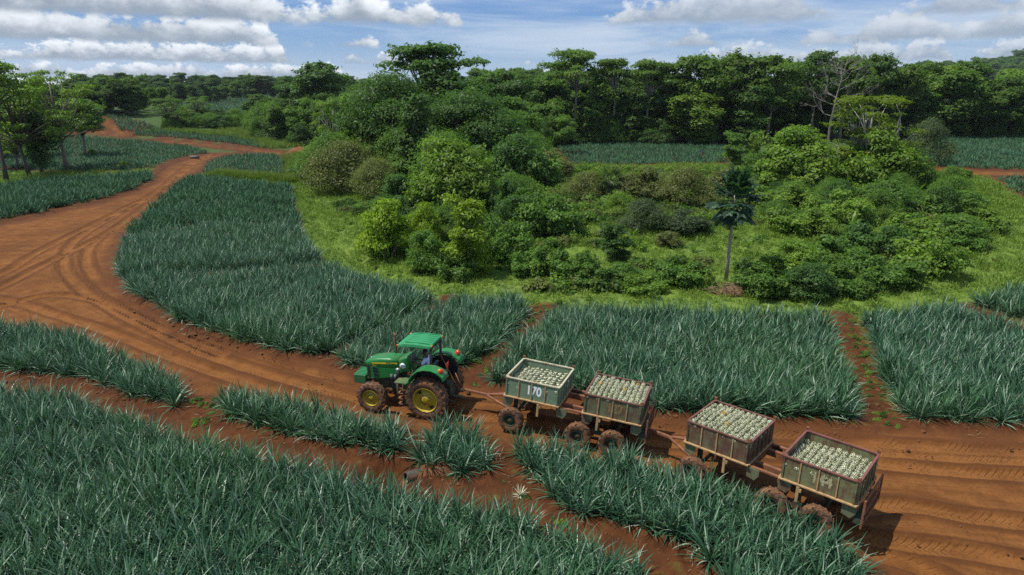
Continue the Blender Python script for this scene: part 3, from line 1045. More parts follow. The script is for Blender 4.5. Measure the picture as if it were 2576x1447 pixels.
TREES = {}
def gen_tree(key, seed, kind, H, W, n, L, Wd=.5, nclus=18, trunk_r=None):
    rg = np.random.default_rng(seed)
    cl = []
    trunk_r = trunk_r or H * .018
    fork = .35 * H
    if kind == 'round':
        for i in range(nclus):
            a = i * 2.4 + rg.normal(0, .3)
            zz = rg.uniform(-.8, 1.0)
            rr_ = math.sqrt(max(0, 1 - min(1, abs(zz)) ** 2)) * .35 * W * rg.uniform(.55, 1.1)
            r = W * rg.uniform(.13, .22)
            cl.append((math.cos(a) * rr_, math.sin(a) * rr_, H * (.66 + .26 * zz) * 1.0, r, r, r * rg.uniform(.55, .8)))
    elif kind == 'tower':
        for i in range(nclus):
            a = i * 2.4 + rg.normal(0, .4)
            zz = rg.uniform(.12, .93)
            rr_ = .33 * W * rg.uniform(.2, 1.05) * (1 - .45 * abs(zz - .55) * 2)
            r = W * rg.uniform(.14, .24)
            cl.append((math.cos(a) * rr_, math.sin(a) * rr_, H * zz, r, r, r * rg.uniform(.7, 1.1)))
    elif kind == 'umbrella':
        fork = .55 * H
        for i in range(nclus):
            a = i * 2.4 + rg.normal(0, .3)
            tier = rg.choice([.93, .84, .72], p=[.4, .4, .2])
            rr_ = W * rg.uniform(.05, .42) * (.55 if tier > .9 else 1.0)
            r = W * rg.uniform(.09, .16)
            cl.append((math.cos(a) * rr_, math.sin(a) * rr_, H * (tier + rg.normal(0, .02)), r, r, r * rg.uniform(.3, .5)))
    elif kind == 'layer':
        fork = .30 * H
        for i in range(nclus):
            q = i / (nclus - 1)
            a = i * 2.4 + rg.normal(0, .3)
            rr_ = W * .45 * rg.uniform(.25, 1.0) * (1 - .6 * abs(q - .35))
            r = W * rg.uniform(.05, .13)
            cl.append((math.cos(a) * rr_, math.sin(a) * rr_, H * (.36 + .60 * q + rg.normal(0, .025)), r, r * rg.uniform(.7, 1.2), r * rg.uniform(.28, .6)))
    elif kind == 'spread':
        fork = .30 * H
        for i in range(nclus):
            a = i * 2.4 + rg.normal(0, .3)
            q = rg.uniform(.1, 1)
            rr_ = W * .44 * q
            zc = H * (.90 - .38 * q * q + rg.normal(0, .05))
            r = W * rg.uniform(.10, .18)
            cl.append((math.cos(a) * rr_, math.sin(a) * rr_, zc, r, r, r * rg.uniform(.4, .65)))
    elif kind == 'bush':
        fork = .1 * H
        for i in range(nclus):
            a = i * 2.4 + rg.normal(0, .3)
            q = math.sqrt(rg.uniform(0, 1))
            rr_ = W * .36 * q
            r = W * rg.uniform(.12, .21)
            zc = H * (.74 - .55 * q ** 2) + rg.normal(0, .05) * H
            cl.append((math.cos(a) * rr_, math.sin(a) * rr_, max(zc, r * .3), r, r, r * rg.uniform(.6, .9)))
    elif kind == 'mound':
        fork = .1 * H
        for i in range(nclus):
            a = i * 2.4 + rg.normal(0, .4)
            q = math.sqrt(rg.uniform(0, 1))
            rr_ = W * .40 * q
            r = W * rg.uniform(.08, .17)
            hcol = H * rg.uniform(.25, .85) * (1 - .35 * q)
            x_, y_ = math.cos(a) * rr_, math.sin(a) * rr_
            cl.append((x_, y_, hcol, r, r, r * .7))
            cl.append((x_ + rg.normal(0, .04) * W, y_ + rg.normal(0, .04) * W, hcol * .45, r * .9, r * .9, hcol * .45))
    V, Q = crown_cards(cl, n, L, Wd, seed + 1)
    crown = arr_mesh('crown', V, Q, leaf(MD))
    mb = MB()
    lean = rg.normal(0, .03, 2) * H
    tops = np.array([lean[0], lean[1], max(c[2] for c in cl) * .9])
    if kind in ('bush', 'mound'):
        for c_ in cl[::3]:
            mb.tube(bend_path((rg.normal(0, .06) * W, rg.normal(0, .06) * W, -.1), c_[:3], rg, 4, .15), [trunk_r, trunk_r * .8, trunk_r * .6, trunk_r * .35], 5)
    else:
        path = bend_path((0, 0, -.3), tops, rg, 7, .04)
        rad = [trunk_r * (1.5 if i == 0 else 1) * (1 - .13 * i) for i in range(7)]
        mb.tube(path, rad, 8)
        pa = np.array(path)
        for c_ in cl:
            t0 = np.clip((fork + rg.uniform(-.1, .25) * (c_[2] - fork)) / tops[2], .1, .85)
            j = min(int(t0 * 6), 5)
            a = pa[j] + (pa[j + 1] - pa[j]) * (t0 * 6 - j)
            if a[2] > c_[2]:
                a = pa[max(j - 2, 0)]
            r0 = trunk_r * .42
            mb.tube(bend_path(a, (c_[0], c_[1], c_[2] - c_[5] * .2), rg, 5, .14), [r0, r0 * .8, r0 * .62, r0 * .45, r0 * .22], 5)
    TREES[key] = (mb.mesh('trunk', M_bark), crown, H, W)


for i in range(4):
    gen_tree('round%d' % i, 100 + i, 'round', 20, 13, 10000, .64, .55, 20)
for i in range(3):
    gen_tree('tower%d' % i, 120 + i, 'tower', 20, 10, 9500, .62, .55, 20)
for i in range(2):
    gen_tree('umbrella%d' % i, 140 + i, 'umbrella', 20, 14, 7500, .52, .5, 28)
    gen_tree('layer%d' % i, 150 + i, 'layer', 16, 13, 7500, .36, .45, 40)
gen_tree('spread0', 160, 'spread', 18, 20, 17000, .52, .42, 46, .42)
gen_tree('spread1', 161, 'spread', 17, 22, 18000, .52, .42, 48, .40)
for i in range(3):
    gen_tree('bush%d' % i, 170 + i, 'bush', 4, 4.5, 11000, .18, .55, 22, .05)
    gen_tree('mound%d' % i, 180 + i, 'mound', 3.2, 4.5, 10000, .18, .75, 14, .04)
gen_tree('bigleaf', 190, 'bush', 8, 8, 9500, .38, .42, 24, .12)
gen_tree('slim', 195, 'tower', 5.5, 3.2, 8000, .18, .5, 18, .05)
gen_tree('scrub0', 196, 'bush', 4, 6, 13000, .16, .5, 30, .05)


def set_mat(o, m):
    o.material_slots[0].link = 'OBJECT'
    o.material_slots[0].material = m


def plant_tree(key, name, px, base, top, width, rgb, label, cat='tree', group=None, bark=None, rz=None, hide_trunk=False, rough=.45, at_y=None):
    """stand a tree or shrub on the terrain; picture position, top row and crown width in the photograph give place and size"""
    Pg = at([(px, base)])[0]
    trunk, crown, H0, W0 = TREES[key]
    h = z_for(Pg, top)
    wd = width * depth_of(Pg) / FPX
    root = empty(name, (Pg[0], Pg[1], Pg[2] - .05), random.uniform(0, 6.28) if rz is None else rz, label, cat, group)
    root.scale = (1.12 * wd / W0, 1.12 * wd / W0, h / H0)
    o = bpy.data.objects.new('trunk' if cat == 'tree' else 'stem', trunk)
    link(o, root)
    if bark:
        set_mat(o, bark)
    o = bpy.data.objects.new('crown' if cat == 'tree' else 'foliage', crown)
    link(o, root)
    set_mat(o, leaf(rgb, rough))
    return root


T = plant_tree
# trees at the left edge
gl = 'light green trees at the left edge'
T('umbrella0', 'slender_tree', 17, 457, 146, 175, LT, 'tall slender tree at the left picture edge, dark leaning trunk, flat bright crown', 'tree', gl, M_bark_d, 1.0)
T('layer0', 'slender_tree', 75, 443, 176, 190, LT, 'light green tree with tiered flat foliage and bare brown trunk, second from left edge', 'tree', gl, M_bark_d, .3)
T('tower0', 'vine_covered_tree', 108, 436, 215, 92, DK, 'dark vine-smothered tree trunk column among the left trees', 'tree', gl, M_bark_d)
T('layer1', 'slender_tree', 168, 427, 168, 200, LT, 'light green tree with curved pale trunk, rightmost of the left edge group', 'tree', gl, M_bark, 2.1)
T('layer1', 'slender_tree', 45, 425, 300, 165, LIME, 'low bright green flat-topped tree below the tall ones at left edge', 'tree', gl, M_bark, 4.0)
T('round1', 'round_tree', 20, 400, 225, 150, MD, 'round leafy tree filling the gap behind the left edge trunks', 'tree', gl)
T('round3', 'round_tree', 215, 395, 240, 115, MD, 'round green tree right behind the curved pale trunk', 'tree', gl)
T('bush1', 'roadside_bush', 314, 424, 402, 28, LIME, 'small bright green bush alone in the rows field left of the road', 'bush')
T('bush0', 'roadside_bush', 232, 392, 373, 26, LT, 'small green shrub standing alone among the far left pineapple rows', 'bush')
# trees of the middle distance on the left
gm = 'trees along the valley at left centre'
T('round0', 'broad_tree', 822, 345, 158, 160, DK, 'large dark round tree left of the central thicket, against the sky', 'tree', gm)
T('round2', 'broad_tree', 745, 335, 205, 95, DK, 'dark round tree just left of the large dark round one', 'tree', gm)
T('tower1', 'broad_tree', 700, 362, 268, 60, MD, 'narrow mid green tree above the red soil mound road', 'tree', gm)
T('bush2', 'dark_bush', 688, 352, 305, 78, DK, 'round dark bush beside the long strip of tall grass', 'bush', gm)
T('bush1', 'dark_bush', 548, 308, 270, 62, DK, 'dark rounded bush in the valley scrub below the far field', 'bush', gm)
T('layer0', 'slender_tree', 430, 322, 245, 105, MD, 'flat-topped green tree in the scrub above the hill field', 'tree', gm)
T('layer1', 'slender_tree', 500, 305, 240, 80, MD, 'small flat-topped tree left of the far sloping field', 'tree', gm)
T('umbrella1', 'emergent_tree', 672, 250, 190, 66, FARG, 'flat tiered tree rising alone over the far treeline', 'tree', gm)
T('umbrella0', 'emergent_tree', 462, 250, 183, 46, FARG, 'small round-topped tree standing out of the far left treeline', 'tree', gm)
T('umbrella1', 'emergent_tree', 315, 260, 182, 40, FARG, 'thin flat-topped tree at the left end of the far treeline', 'tree', gm)
# the central thicket
gc = 'trees of the central thicket'
T('umbrella1', 'spreading_tree', 1085, 425, 108, 255, DK, 'tallest tree of the central thicket, open spreading crown against the sky', 'tree', gc, M_bark, .4, rough=.42)
T('spread1', 'spreading_tree', 985, 440, 205, 265, DK, 'broad dark glossy tree left of the tallest thicket tree', 'tree', gc, M_bark_d, 1.2, rough=.42)
T('spread0', 'spreading_tree', 1185, 450, 240, 250, DK, 'broad dark tree right of the tallest thicket tree', 'tree', gc, M_bark_d, 2.6, rough=.42)
T('round3', 'broad_tree', 1275, 395, 175, 130, DK, 'dark knobbly tree against the sky right of the central thicket top', 'tree', gc)
T('round1', 'broad_tree', 1260, 425, 240, 150, MD, 'mid green round tree below the knobbly one', 'tree', gc)
T('round2', 'broad_tree', 925, 432, 222, 165, MD, 'round green tree at the left shoulder of the central thicket', 'tree', gc)
T('round0', 'broad_tree', 1120, 432, 178, 200, DK, 'dense dark round tree filling the middle of the thicket skyline', 'tree', gc)
T('tower2', 'pale_trunk_tree', 1045, 470, 235, 110, DK, 'thin white-trunked tree in front of the dark thicket', 'tree', gc, M_bark_p)
T('layer0', 'young_tree', 845, 440, 245, 120, LT, 'yellowish young tree with pale bare limbs at thicket left edge', 'tree', gc, M_bark_p, 1.7)
T('scrub0', 'olive_bush', 870, 485, 345, 190, OLIVE, 'large olive bush bulging over the grass at the thicket left end', 'bush', gc)
T('scrub0', 'olive_bush', 950, 500, 392, 130, OLIVE, 'greyish olive bush between the large olive bush and lime bush', 'bush', gc)
T('bush2', 'olive_bush', 810, 450, 345, 90, LT, 'light green bush behind the large olive bush, near the soil mound', 'bush', gc)
T('bigleaf', 'big_leaved_tree', 1130, 545, 318, 215, LT, 'big-leaved light green tree in the middle of the thicket', 'tree', gc, None, .5, rough=.42)
T('bigleaf', 'big_leaved_tree', 1010, 545, 420, 130, DK, 'dark big-leaved bush left below the big-leaved tree', 'bush', gc, None, 2.0)
T('bush0', 'lime_bush', 978, 650, 482, 138, LIME, 'bright lime bush at the thicket front left corner', 'bush', gc)
T('bush1', 'lime_bush', 1065, 628, 495, 90, LIME, 'smaller lime bush between the corner bush and white-trunked sapling', 'bush', gc)
T('slim', 'lime_sapling', 1180, 690, 462, 132, LIME, 'lime green sapling with thin white trunk at thicket front', 'tree', gc, M_bark_p, 1.0)
T('bush2', 'dark_bush', 1075, 682, 555, 105, MD, 'dark green bush below the lime bushes at the thicket front', 'bush', gc)
T('mound0', 'vine_mound', 1290, 560, 408, 120, DK, 'dark viny mound right of the big-leaved tree', 'bush', gc)
T('mound1', 'vine_mound', 1385, 590, 468, 165, MD, 'arching tangle of vines right of the lime sapling', 'bush', gc)
T('mound2', 'vine_mound', 1270, 655, 520, 130, MD, 'viny green mound just right of the lime sapling', 'bush', gc)
T('mound0', 'vine_mound', 1340, 690, 590, 120, MD, 'low viny mound at the thicket front right of the sapling', 'bush', gc)
T('bush1', 'shrub', 1395, 465, 372, 100, OLIVE, 'olive shrub at the near edge of the middle pineapple field', 'bush', gc)
T('bush0', 'shrub', 1340, 440, 330, 110, MD, 'round green shrub below the knobbly tree, by the middle field', 'bush', gc)
T('slim', 'dark_sapling', 1545, 655, 545, 92, DK, 'dark leafy column of vines alone on the grass', 'bush', gc, None, 1.5)
T('mound1', 'vine_mound', 1440, 705, 610, 125, MD, 'green viny mound left of the dark leafy column', 'bush', gc)
T('mound2', 'vine_mound', 1150, 700, 630, 100, MD, 'low leafy mound at the foot of the lime sapling', 'bush', gc)
# scrub and shrubs in the clearing and around the papaya
gs = 'shrubs around the papaya clearing'
for i, (x_, b_, t_, w_, tint, lb) in enumerate([
        (1480, 500, 428, 130, OLIVE, 'olive scrub left of the fan palm'), (1610, 505, 412, 140, OLIVE, 'olive scrub right of the fan palm'), (1720, 520, 415, 150, OLIVE, 'wide olive scrub left behind the papaya crown'),
        (1830, 500, 408, 140, OLIVE, 'olive scrub directly behind the papaya crown'), (1620, 580, 495, 130, GREY, 'grey-green rounded scrub bush left of the papaya'), (1725, 590, 520, 110, GREY, 'grey-green scrub bush close left of the papaya trunk'),
        (1560, 545, 478, 90, LT, 'light green low bush below the fan palm'), (1680, 620, 572, 62, OLIVE, 'small olive bush in the clearing left of the papaya')]):
    T(('scrub0', 'bush1', 'scrub0', 'bush2')[i % 4], 'olive_scrub', x_, b_, t_, w_, tint, lb, 'bush', gs)
for i, (x_, b_, t_, w_, tint, lb) in enumerate([
        (1655, 712, 655, 90, MD, 'leafy mound at the front of the clearing left of the papaya'), (1730, 718, 650, 95, MD, 'leafy bush immediately left of the papaya foot'), (1610, 735, 690, 95, LT, 'low light green bush right below the dark leafy column'),
        (1560, 718, 662, 85, MD, 'viny bush in front of the dark leafy column'), (1500, 722, 660, 90, MD, 'low bush left of the viny bush in front of the column'), (1920, 742, 655, 110, MD, 'leafy bush right of the brush pile'),
        (1900, 690, 640, 80, MD, 'rounded bush behind the papaya foot on the right'), (2035, 748, 660, 120, DK, 'dark bush at the thicket front right of the brush pile'), (2130, 735, 650, 110, MD, 'mid green bush right of the dark front bush'),
        (2225, 720, 630, 120, MD, 'leafy mound on the right front of the thicket'), (2330, 690, 580, 130, LT, 'light green bush near the right end of the thicket front'), (1990, 690, 600, 120, LT, 'light green viny mound behind the dark front bush'),
        (2100, 660, 575, 110, MD, 'viny mound in the middle of the right thicket slope'), (2200, 640, 550, 120, DK, 'dark-hollowed viny mound on the right thicket slope'), (2290, 610, 530, 120, LT, 'light green mound on the upper right thicket slope'),
        (2400, 620, 540, 120, MD, 'leafy mound near the right end of the thicket slope'), (2470, 585, 515, 95, LT, 'outermost light green bush at the right end of the thicket'), (2010, 590, 510, 120, LT, 'light green mound right of the papaya crown'),
        (2110, 560, 470, 120, LT, 'bright mound below the leaning pale trunk'), (2220, 540, 450, 130, MD, 'viny mound right of the leaning pale trunk'), (2330, 540, 455, 120, MD, 'leafy mound at the upper right of the thicket'),
        (1960, 530, 450, 130, LT, 'light green mound upper left on the right thicket slope'), (2075, 660, 600, 90, MD, 'viny mound beside the grassy gap right of the papaya'), (2420, 540, 480, 90, MD, 'bush near the grass track at the thicket right end')]):
    T(('mound0', 'mound1', 'mound2', 'bush0')[i % 4], 'thicket_bush', x_, b_, t_ - 8, w_ * 1.2, tint, lb, 'bush', gs)
# right part of the thicket
gr = 'trees of the right thicket'
T('bush0', 'tall_bush', 1992, 480, 298, 195, LT, 'big domed light green bush under the bare grey tree', 'bush', gr)
T('bush1', 'tall_bush', 2190, 490, 308, 190, LT, 'big domed bush behind the yellow-green layered tree', 'bush', gr)
T('bush2', 'tall_bush', 2275, 490, 345, 120, MD, 'dark-shaded domed bush at the right end of the tall bushes', 'bush', gr)
T('bush2', 'tall_bush', 1915, 470, 360, 110, MD, 'leafy bush left of the big domed bush', 'bush', gr)
T('slim', 'young_tree', 1845, 420, 318, 72, MD, 'young dark green tree at the left end of the right thicket', 'tree', gr)
T('slim', 'young_tree', 1893, 420, 316, 46, LT, 'slender light green young tree next to the dark young tree', 'tree', gr)
T('layer0', 'layered_tree', 2150, 480, 232, 250, (.135, .205, .022), 'yellow-green layered tree with leaning pale trunk', 'tree', gr, M_bark_p, 2.9)
T('scrub0', 'airy_shrub', 2325, 415, 292, 110, GREY, 'airy grey-green shrub beside the right pineapple field', 'bush', gr)
T('slim', 'young_tree', 2422, 478, 416, 42, LT, 'small young tree on the grass beside the far right dirt road', 'tree', gr)
# the forest edge on the right
gf = 'trees of the right forest edge'
FDK, FMD, FLT = (.075, .150, .034), (.105, .195, .036), (.150, .250, .038)
FOREST = [
    ('umbrella0', 1440, 362, 126, 135, FMD, 'tallest umbrella-crowned tree at the left end of the forest, against the sky'),
    ('tower0', 1405, 360, 215, 80, FMD, 'leafy tree at the foot of the tall umbrella tree, on its left'),
    ('umbrella1', 1535, 360, 146, 110, FMD, 'airy flat-crowned tree right of the tall umbrella tree'),
    ('tower1', 1500, 362, 225, 85, FMD, 'dense low tree between the two left umbrella crowns'),
    ('umbrella0', 1622, 360, 152, 115, FMD, 'airy forest tree with pale leaning trunk, third crown from the forest left end'),
    ('tower2', 1590, 362, 240, 80, FDK, 'dark low tree under the third crown of the forest'),
    ('round0', 1675, 358, 160, 95, FDK, 'dark narrow crown left of the gap with sky'),
    ('round1', 1740, 360, 138, 125, FMD, 'broad crown above the sunlit tree in the forest middle left'),
    ('tower0', 1735, 366, 195, 120, FLT, 'sunlit tree standing in front of the forest wall'),
    ('round2', 1812, 358, 134, 95, FMD, 'small raised crown on thin limbs in the forest middle'),
    ('tower1', 1860, 358, 140, 115, FMD, 'round crown right of the small raised one'),
    ('round3', 1925, 358, 131, 135, FMD, 'largest rounded crown left of the white cloud gap'),
    ('tower2', 1870, 362, 215, 110, FDK, 'shaded lower tree between the middle forest crowns'),
    ('round0', 2035, 355, 129, 110, FDK, 'dark dome-shaped crown just left of the bare grey tree top'),
    ('round1', 2110, 355, 140, 110, FMD, 'rounded crown directly behind the bare grey tree'),
    ('round2', 2178, 352, 135, 95, FDK, 'dark knobbly crown right of the bare grey tree'),
    ('tower0', 2222, 350, 138, 70, FDK, 'narrow dark crown beside the knobbly one'),
    ('round3', 2258, 350, 154, 105, FMD, 'lower rounded crown right of the narrow dark one'),
    ('round0', 2310, 345, 156, 90, FMD, 'rounded crown where the distant hill meets the forest'),
    ('round1', 2345, 342, 168, 165, FLT, 'wide sunlit dome crown above the right pineapple field'),
    ('round2', 2413, 340, 151, 110, FDK, 'tall dark crown standing before the distant hill'),
    ('tower1', 2440, 338, 215, 90, FDK, 'low dark tree below the distant hill'),
    ('round3', 2490, 336, 225, 95, FMD, 'low green tree left of the far right forest tree'),
    ('tower2', 2555, 334, 172, 120, FLT, 'sunlit tree at the right picture edge above the field'),
    ('round0', 2625, 334, 185, 120, FMD, 'green tree cut by the right picture edge above the field'),
]
for i, (key, x_, b_, t_, w_, tint, lb) in enumerate(FOREST):
    T(key, 'forest_tree', x_, b_, t_, w_ * 1.12, tint, lb, 'tree', gf, M_bark_p if i in (2, 4) else None)


# bare grey tree
def bare_tree():
    Pg = at([(2072, 430)])[0]
    H = z_for(Pg, 146)
    rg = np.random.default_rng(5)
    root = empty('bare_tree', (Pg[0], Pg[1], Pg[2] - .1), 0, 'leafless grey tree with many bare forked branches above the right thicket', 'tree')
    tr, br = MB(), MB()
    path = [np.array([0, 0, 0.]), np.array([.05, 0, H * .25]), np.array([.1, .1, H * .45]), np.array([.35, 0, H * .65]), np.array([.9, .1, H * .85]), np.array([1.3, 0, H])]
    tr.tube(path, [.26, .21, .18, .13, .07, .02], 8)
    def grow(p, d, L, r, lev):
        q = p + d * L
        mid = p + d * L * .5 + rg.normal(0, .06, 3) * L
        q = q + rg.normal(0, .08, 3) * L + np.array([0, 0, .12 * L])
        br.tube([p, mid, q], [r, r * .8, r * .55], 4, False)
        if lev > 0:
            for _ in range(3 if lev > 1 else 3):
                nd = d + rg.normal(0, .42, 3)
                nd[2] += .12
                nd /= np.linalg.norm(nd)
                grow(q if rg.random() < .6 else mid, nd, L * rg.uniform(.5, .75), r * .55, lev - 1)
    for i in range(17):
        t_ = .42 + .55 * i / 17
        j = min(int(t_ * 5), 4)
        p = path[j] + (path[j + 1] - path[j]) * (t_ * 5 - j)
        a = i * 2.4
        dv = np.array([math.cos(a), math.sin(a) * .8, .28 + .5 * t_ * rg.random()])
        dv /= np.linalg.norm(dv)
        grow(p, dv, H * .16 * (1.25 - .6 * t_), .085 * (1.2 - .6 * t_), 3)
    tr.build('trunk', M_bark, root)
    br.build('branches', plain('bark_dead', (.20, .18, .16), .9, var=.4), root)
bare_tree()


# papaya
def papaya():
    Pg = at([(1826, 706)])[0]
    H = z_for(Pg, 500)
    dep = depth_of(Pg)
    dx = 2 * dep / FPX
    M_pt = plain('papaya_bark', (.30, .26, .20), .85, var=.35, scale=7, bump=.4)
    M_pl = leaf((.052, .120, .066), .40)
    root = empty('papaya_tree', Pg, 0, 'papaya tree with tall bare grey trunk and dark bluish lobed leaves', 'tree')
    MB().tube([(0, 0, -.2), (dx * .25, 0, H * .3), (dx * .6, 0, H * .65), (dx, 0, H + .3)], [.14, .10, .085, .065], 10).build('trunk', M_pt, root)
    meshes = []
    for k in range(3):
        rg = np.random.default_rng(300 + k)
        mb = MB()
        L = .78
        pet = [(0, 0, 0), (L * .35, 0, .12), (L * .7, 0, .14), (L, 0, .05)]
        mb.tube(pet, [.022, .018, .016, .012], 5)
        c0 = Vector((L, 0, .05))
        for j in range(7):                       # seven deep lobes, each with side points
            a = -2.3 + 4.6 * j / 6
            ln = .56 * (1 - .28 * abs(j - 3) / 3) * rg.uniform(.9, 1.1)
            dr = Vector((math.cos(a), math.sin(a), -.18 - .12 * abs(j - 3) / 3)).normalized()
            sd = Vector((-math.sin(a), math.cos(a), 0))
            v0 = [c0, c0 + dr * ln * .35 + sd * .085, c0 + dr * ln * .5 + sd * .20, c0 + dr * ln * .66 + sd * .09, c0 + dr * ln, c0 + dr * ln * .66 - sd * .09, c0 + dr * ln * .5 - sd * .20, c0 + dr * ln * .35 - sd * .085]
            m_ = c0 + dr * ln * .5 + Vector((0, 0, .04))
            mb.add(v0 + [m_], [(0, 1, 8), (1, 2, 8), (2, 3, 8), (3, 4, 8), (4, 5, 8), (5, 6, 8), (6, 7, 8), (7, 0, 8)])
        meshes.append(mb.mesh('leaf', M_pl))
    rg = np.random.default_rng(9)
    for i in range(58):
        q = i / 57
        o = bpy.data.objects.new('leaf', meshes[i % 3])
        link(o, root)
        o.location = (dx, 0, H + .45 - 1.0 * q)
        o.rotation_euler = Euler((rg.normal(0, .2), R(-75 + 118 * q) + rg.normal(0, .22), i * 2.4 + rg.normal(0, .3)), 'XYZ')
        s = rg.uniform(1.0, 1.5)
        o.scale = (s, s, s)
    mb = MB()
    for i in range(7):
        a = i * .9
        mb.lathe([(.01, -.12), (.07, -.05), (.075, .03), (.03, .1)], (dx + .17 * math.cos(a), .17 * math.sin(a), H - .75 - .08 * (i % 3)), 'z', 8)
    mb.build('fruit_cluster', plain('papaya_fruit', (.08, .13, .03), .5), root)
papaya()


# fan palm
def palm():
    Pg = at([(1532, 506)])[0]
    H = z_for(Pg, 455)
    root = empty('fan_palm', Pg, 0, 'short fan palm with shaggy trunk in the olive scrub', 'tree')
    MB().tube([(0, 0, -.1), (.05, 0, H * .5), (.1, 0, H)], [.30, .26, .20], 8).build('trunk', M_bark_d, root)
    mb = MB()
    mb.tube([(0, 0, 0), (.5, 0, .25), (.9, 0, .3)], [.03, .025, .02], 4)
    for j in range(13):
        a = -1.7 + 3.4 * j / 12
        dr = Vector((math.cos(a), math.sin(a), -.15 - .2 * abs(j - 6) / 6)).normalized()
        sd = Vector((-math.sin(a), math.cos(a), .3)).normalized()
        c0 = Vector((.9, 0, .3))
        mb.add([c0, c0 + dr * .5 + sd * .07, c0 + dr * 1.0 - Vector((0, 0, .12)), c0 + dr * .5 - sd * .07], [(0, 1, 2), (0, 2, 3)])
    me = mb.mesh('frond', leaf((.085, .13, .045), .4))
    rg = np.random.default_rng(12)
    for i in range(18):
        o = bpy.data.objects.new('frond', me)
        link(o, root)
        o.location = (.1, 0, H - .1)
        o.rotation_euler = (rg.normal(0, .2), R(-60 + 110 * (i / 17)) + rg.normal(0, .1), i * 2.4)
palm()

# banana-like broad leaved herbs on the right slope
M_herb = leaf((.11, .19, .045), .4)
HERB = [blade_mesh('herb', 70 + i, 11, (.8, 1.3), .11, R(75), R(15), .8, M_herb, .04, 4, (.35, .9, 1, .7, .05)) for i in range(2)]
for i, (x_, b_, s_, lb) in enumerate([(2085, 545, 1.1, 'broad-leaved rosette herb in the right thicket below the leaning trunk'), (1745, 655, .8, 'broad-leaved rosette herb at the clearing edge left of the papaya'), (1878, 640, .7, 'broad-leaved herb just right of the papaya trunk'),
                                   (2300, 505, 1.1, 'broad-leaved rosette high on the right thicket slope'), (1590, 610, .7, 'small rosette herb on the grass right of the leafy column'), (2140, 590, 1.0, 'broad-leaved rosette in the middle of the right slope')]):
    Pg = at([(x_, b_)])[0]
    o = bpy.data.objects.new('rosette_herb', HERB[i % 2])
    link(o)
    o.location = (Pg[0], Pg[1], Pg[2] + .5)
    o.scale = (s_ * 1.3,) * 3
    o.rotation_euler = (0, 0, i)
    tag(o, lb, 'plant', 'broad-leaved rosette herbs')


# ------------------------------------------------------------------ grass, weeds, undergrowth, far woods
M_grass = leaf((.130, .215, .032), .5, .3, .5, .3)
M_grass_t = leaf((.135, .205, .040), .5, .3, .4, .3)
TUFT = [blade_mesh('tuft', 80 + i, 26, (.06, .13), .012, R(75), R(8), .7, M_grass, .10, 2, (.8, .8, .05)) for i in range(3)]
TALL = [blade_mesh('tall', 90 + i, 30, (.7, 1.2), .020, R(86), R(55), .6, M_grass_t, .14, 3, (.8, .9, .5, .03)) for i in range(2)]
N = 60000
gr_ = np.sqrt(RNG.uniform(24 ** 2, 125 ** 2, N)) * RNG.uniform(.55, 1, N) ** .5
ga_ = RNG.uniform(-.72, .78, N)
gx, gy = gr_ * np.sin(ga_), gr_ * np.cos(ga_)
s_, r_ = zones(gx, gy)
k = (s_ < .45) & (r_ < .2) & in_view(gx, gy, base_z(gx, gy), 150, 0)
gx, gy, s_, r_ = gx[k], gy[k], s_[k], r_[k]
gz = detail(gx, gy, s_, r_)
gs_ = (.7 + .012 * np.hypot(gx, gy)) * RNG.uniform(.6, 1.5, len(gx)) * (.5 + fbm(gx * .35, gy * .35, 77, 3))
P1 = np.stack([gx, gy, gz - .02], 1)
tall_pts = []
for ln, hw, n_ in [(curve([(748, 395), (752, 420), (768, 455)]), 2.0, 900), (curve([(590, 330), (650, 350), (705, 372)]), 3.5, 1500), (curve([(540, 446), (640, 453), (735, 462)]), .9, 700), (curve([(400, 330), (520, 338), (600, 345)]), 3, 500)]:
    i_ = RNG.integers(0, len(ln) - 1, n_)
    f_ = RNG.random(n_)[:, None]
    q = ln[i_] * (1 - f_) + ln[i_ + 1] * f_ + RNG.normal(0, hw * .5, (n_, 2))
    tall_pts.append(q)
tq = np.concatenate(tall_pts)
P2 = np.stack([tq[:, 0], tq[:, 1], base_z(tq[:, 0], tq[:, 1]) - .03], 1)
pts = np.concatenate([P1, P2])
rot = np.stack([RNG.normal(0, .12, len(pts)), RNG.normal(0, .12, len(pts)), RNG.uniform(0, 6.28, len(pts))], 1)
sc = np.concatenate([gs_, RNG.uniform(.7, 1.3, len(P2))])
pid = np.concatenate([RNG.integers(0, 3, len(P1)), 3 + RNG.integers(0, 2, len(P2))])
scatter('grass', pts, rot, np.stack([sc * 1.3, sc * 1.3, sc], 1), pid, [proto('grass_tuft_form', p) for p in TUFT + TALL], 'short green grass on the bank and tall grass strips')

CLUMP = []
for i in range(4):
    rg = np.random.default_rng(400 + i)
    cl = [(rg.normal(0, .28), rg.normal(0, .28), rg.uniform(.12, .42), .3, .3, .24) for _ in range(5)]
    V, Q_ = crown_cards(cl, 330, .15, .75, 410 + i)
    CLUMP.append(arr_mesh('clump', V, Q_, leaf([MD, LT, (.06, .125, .022), OLIVE][i])))
ISL = at([(785, 470), (830, 520), (905, 580), (925, 640), (1010, 690), (1150, 722), (1400, 748), (1560, 752), (1750, 745), (1760, 735), (1900, 742), (2100, 752), (2300, 720), (2400, 660), (2470, 600), (2480, 540), (2400, 480), (2330, 440), (1900, 430), (1450, 425), (1000, 450)])[:, :2]
CLEAR = at([(1380, 640), (1430, 600), (1560, 590), (1600, 570), (1780, 590), (1950, 555), (2050, 590), (2040, 650), (1880, 660), (1750, 655), (1600, 665), (1480, 660)])[:, :2]
N = 9000
bx0, bx1, by0, by1 = ISL[:, 0].min(), ISL[:, 0].max(), ISL[:, 1].min(), ISL[:, 1].max()
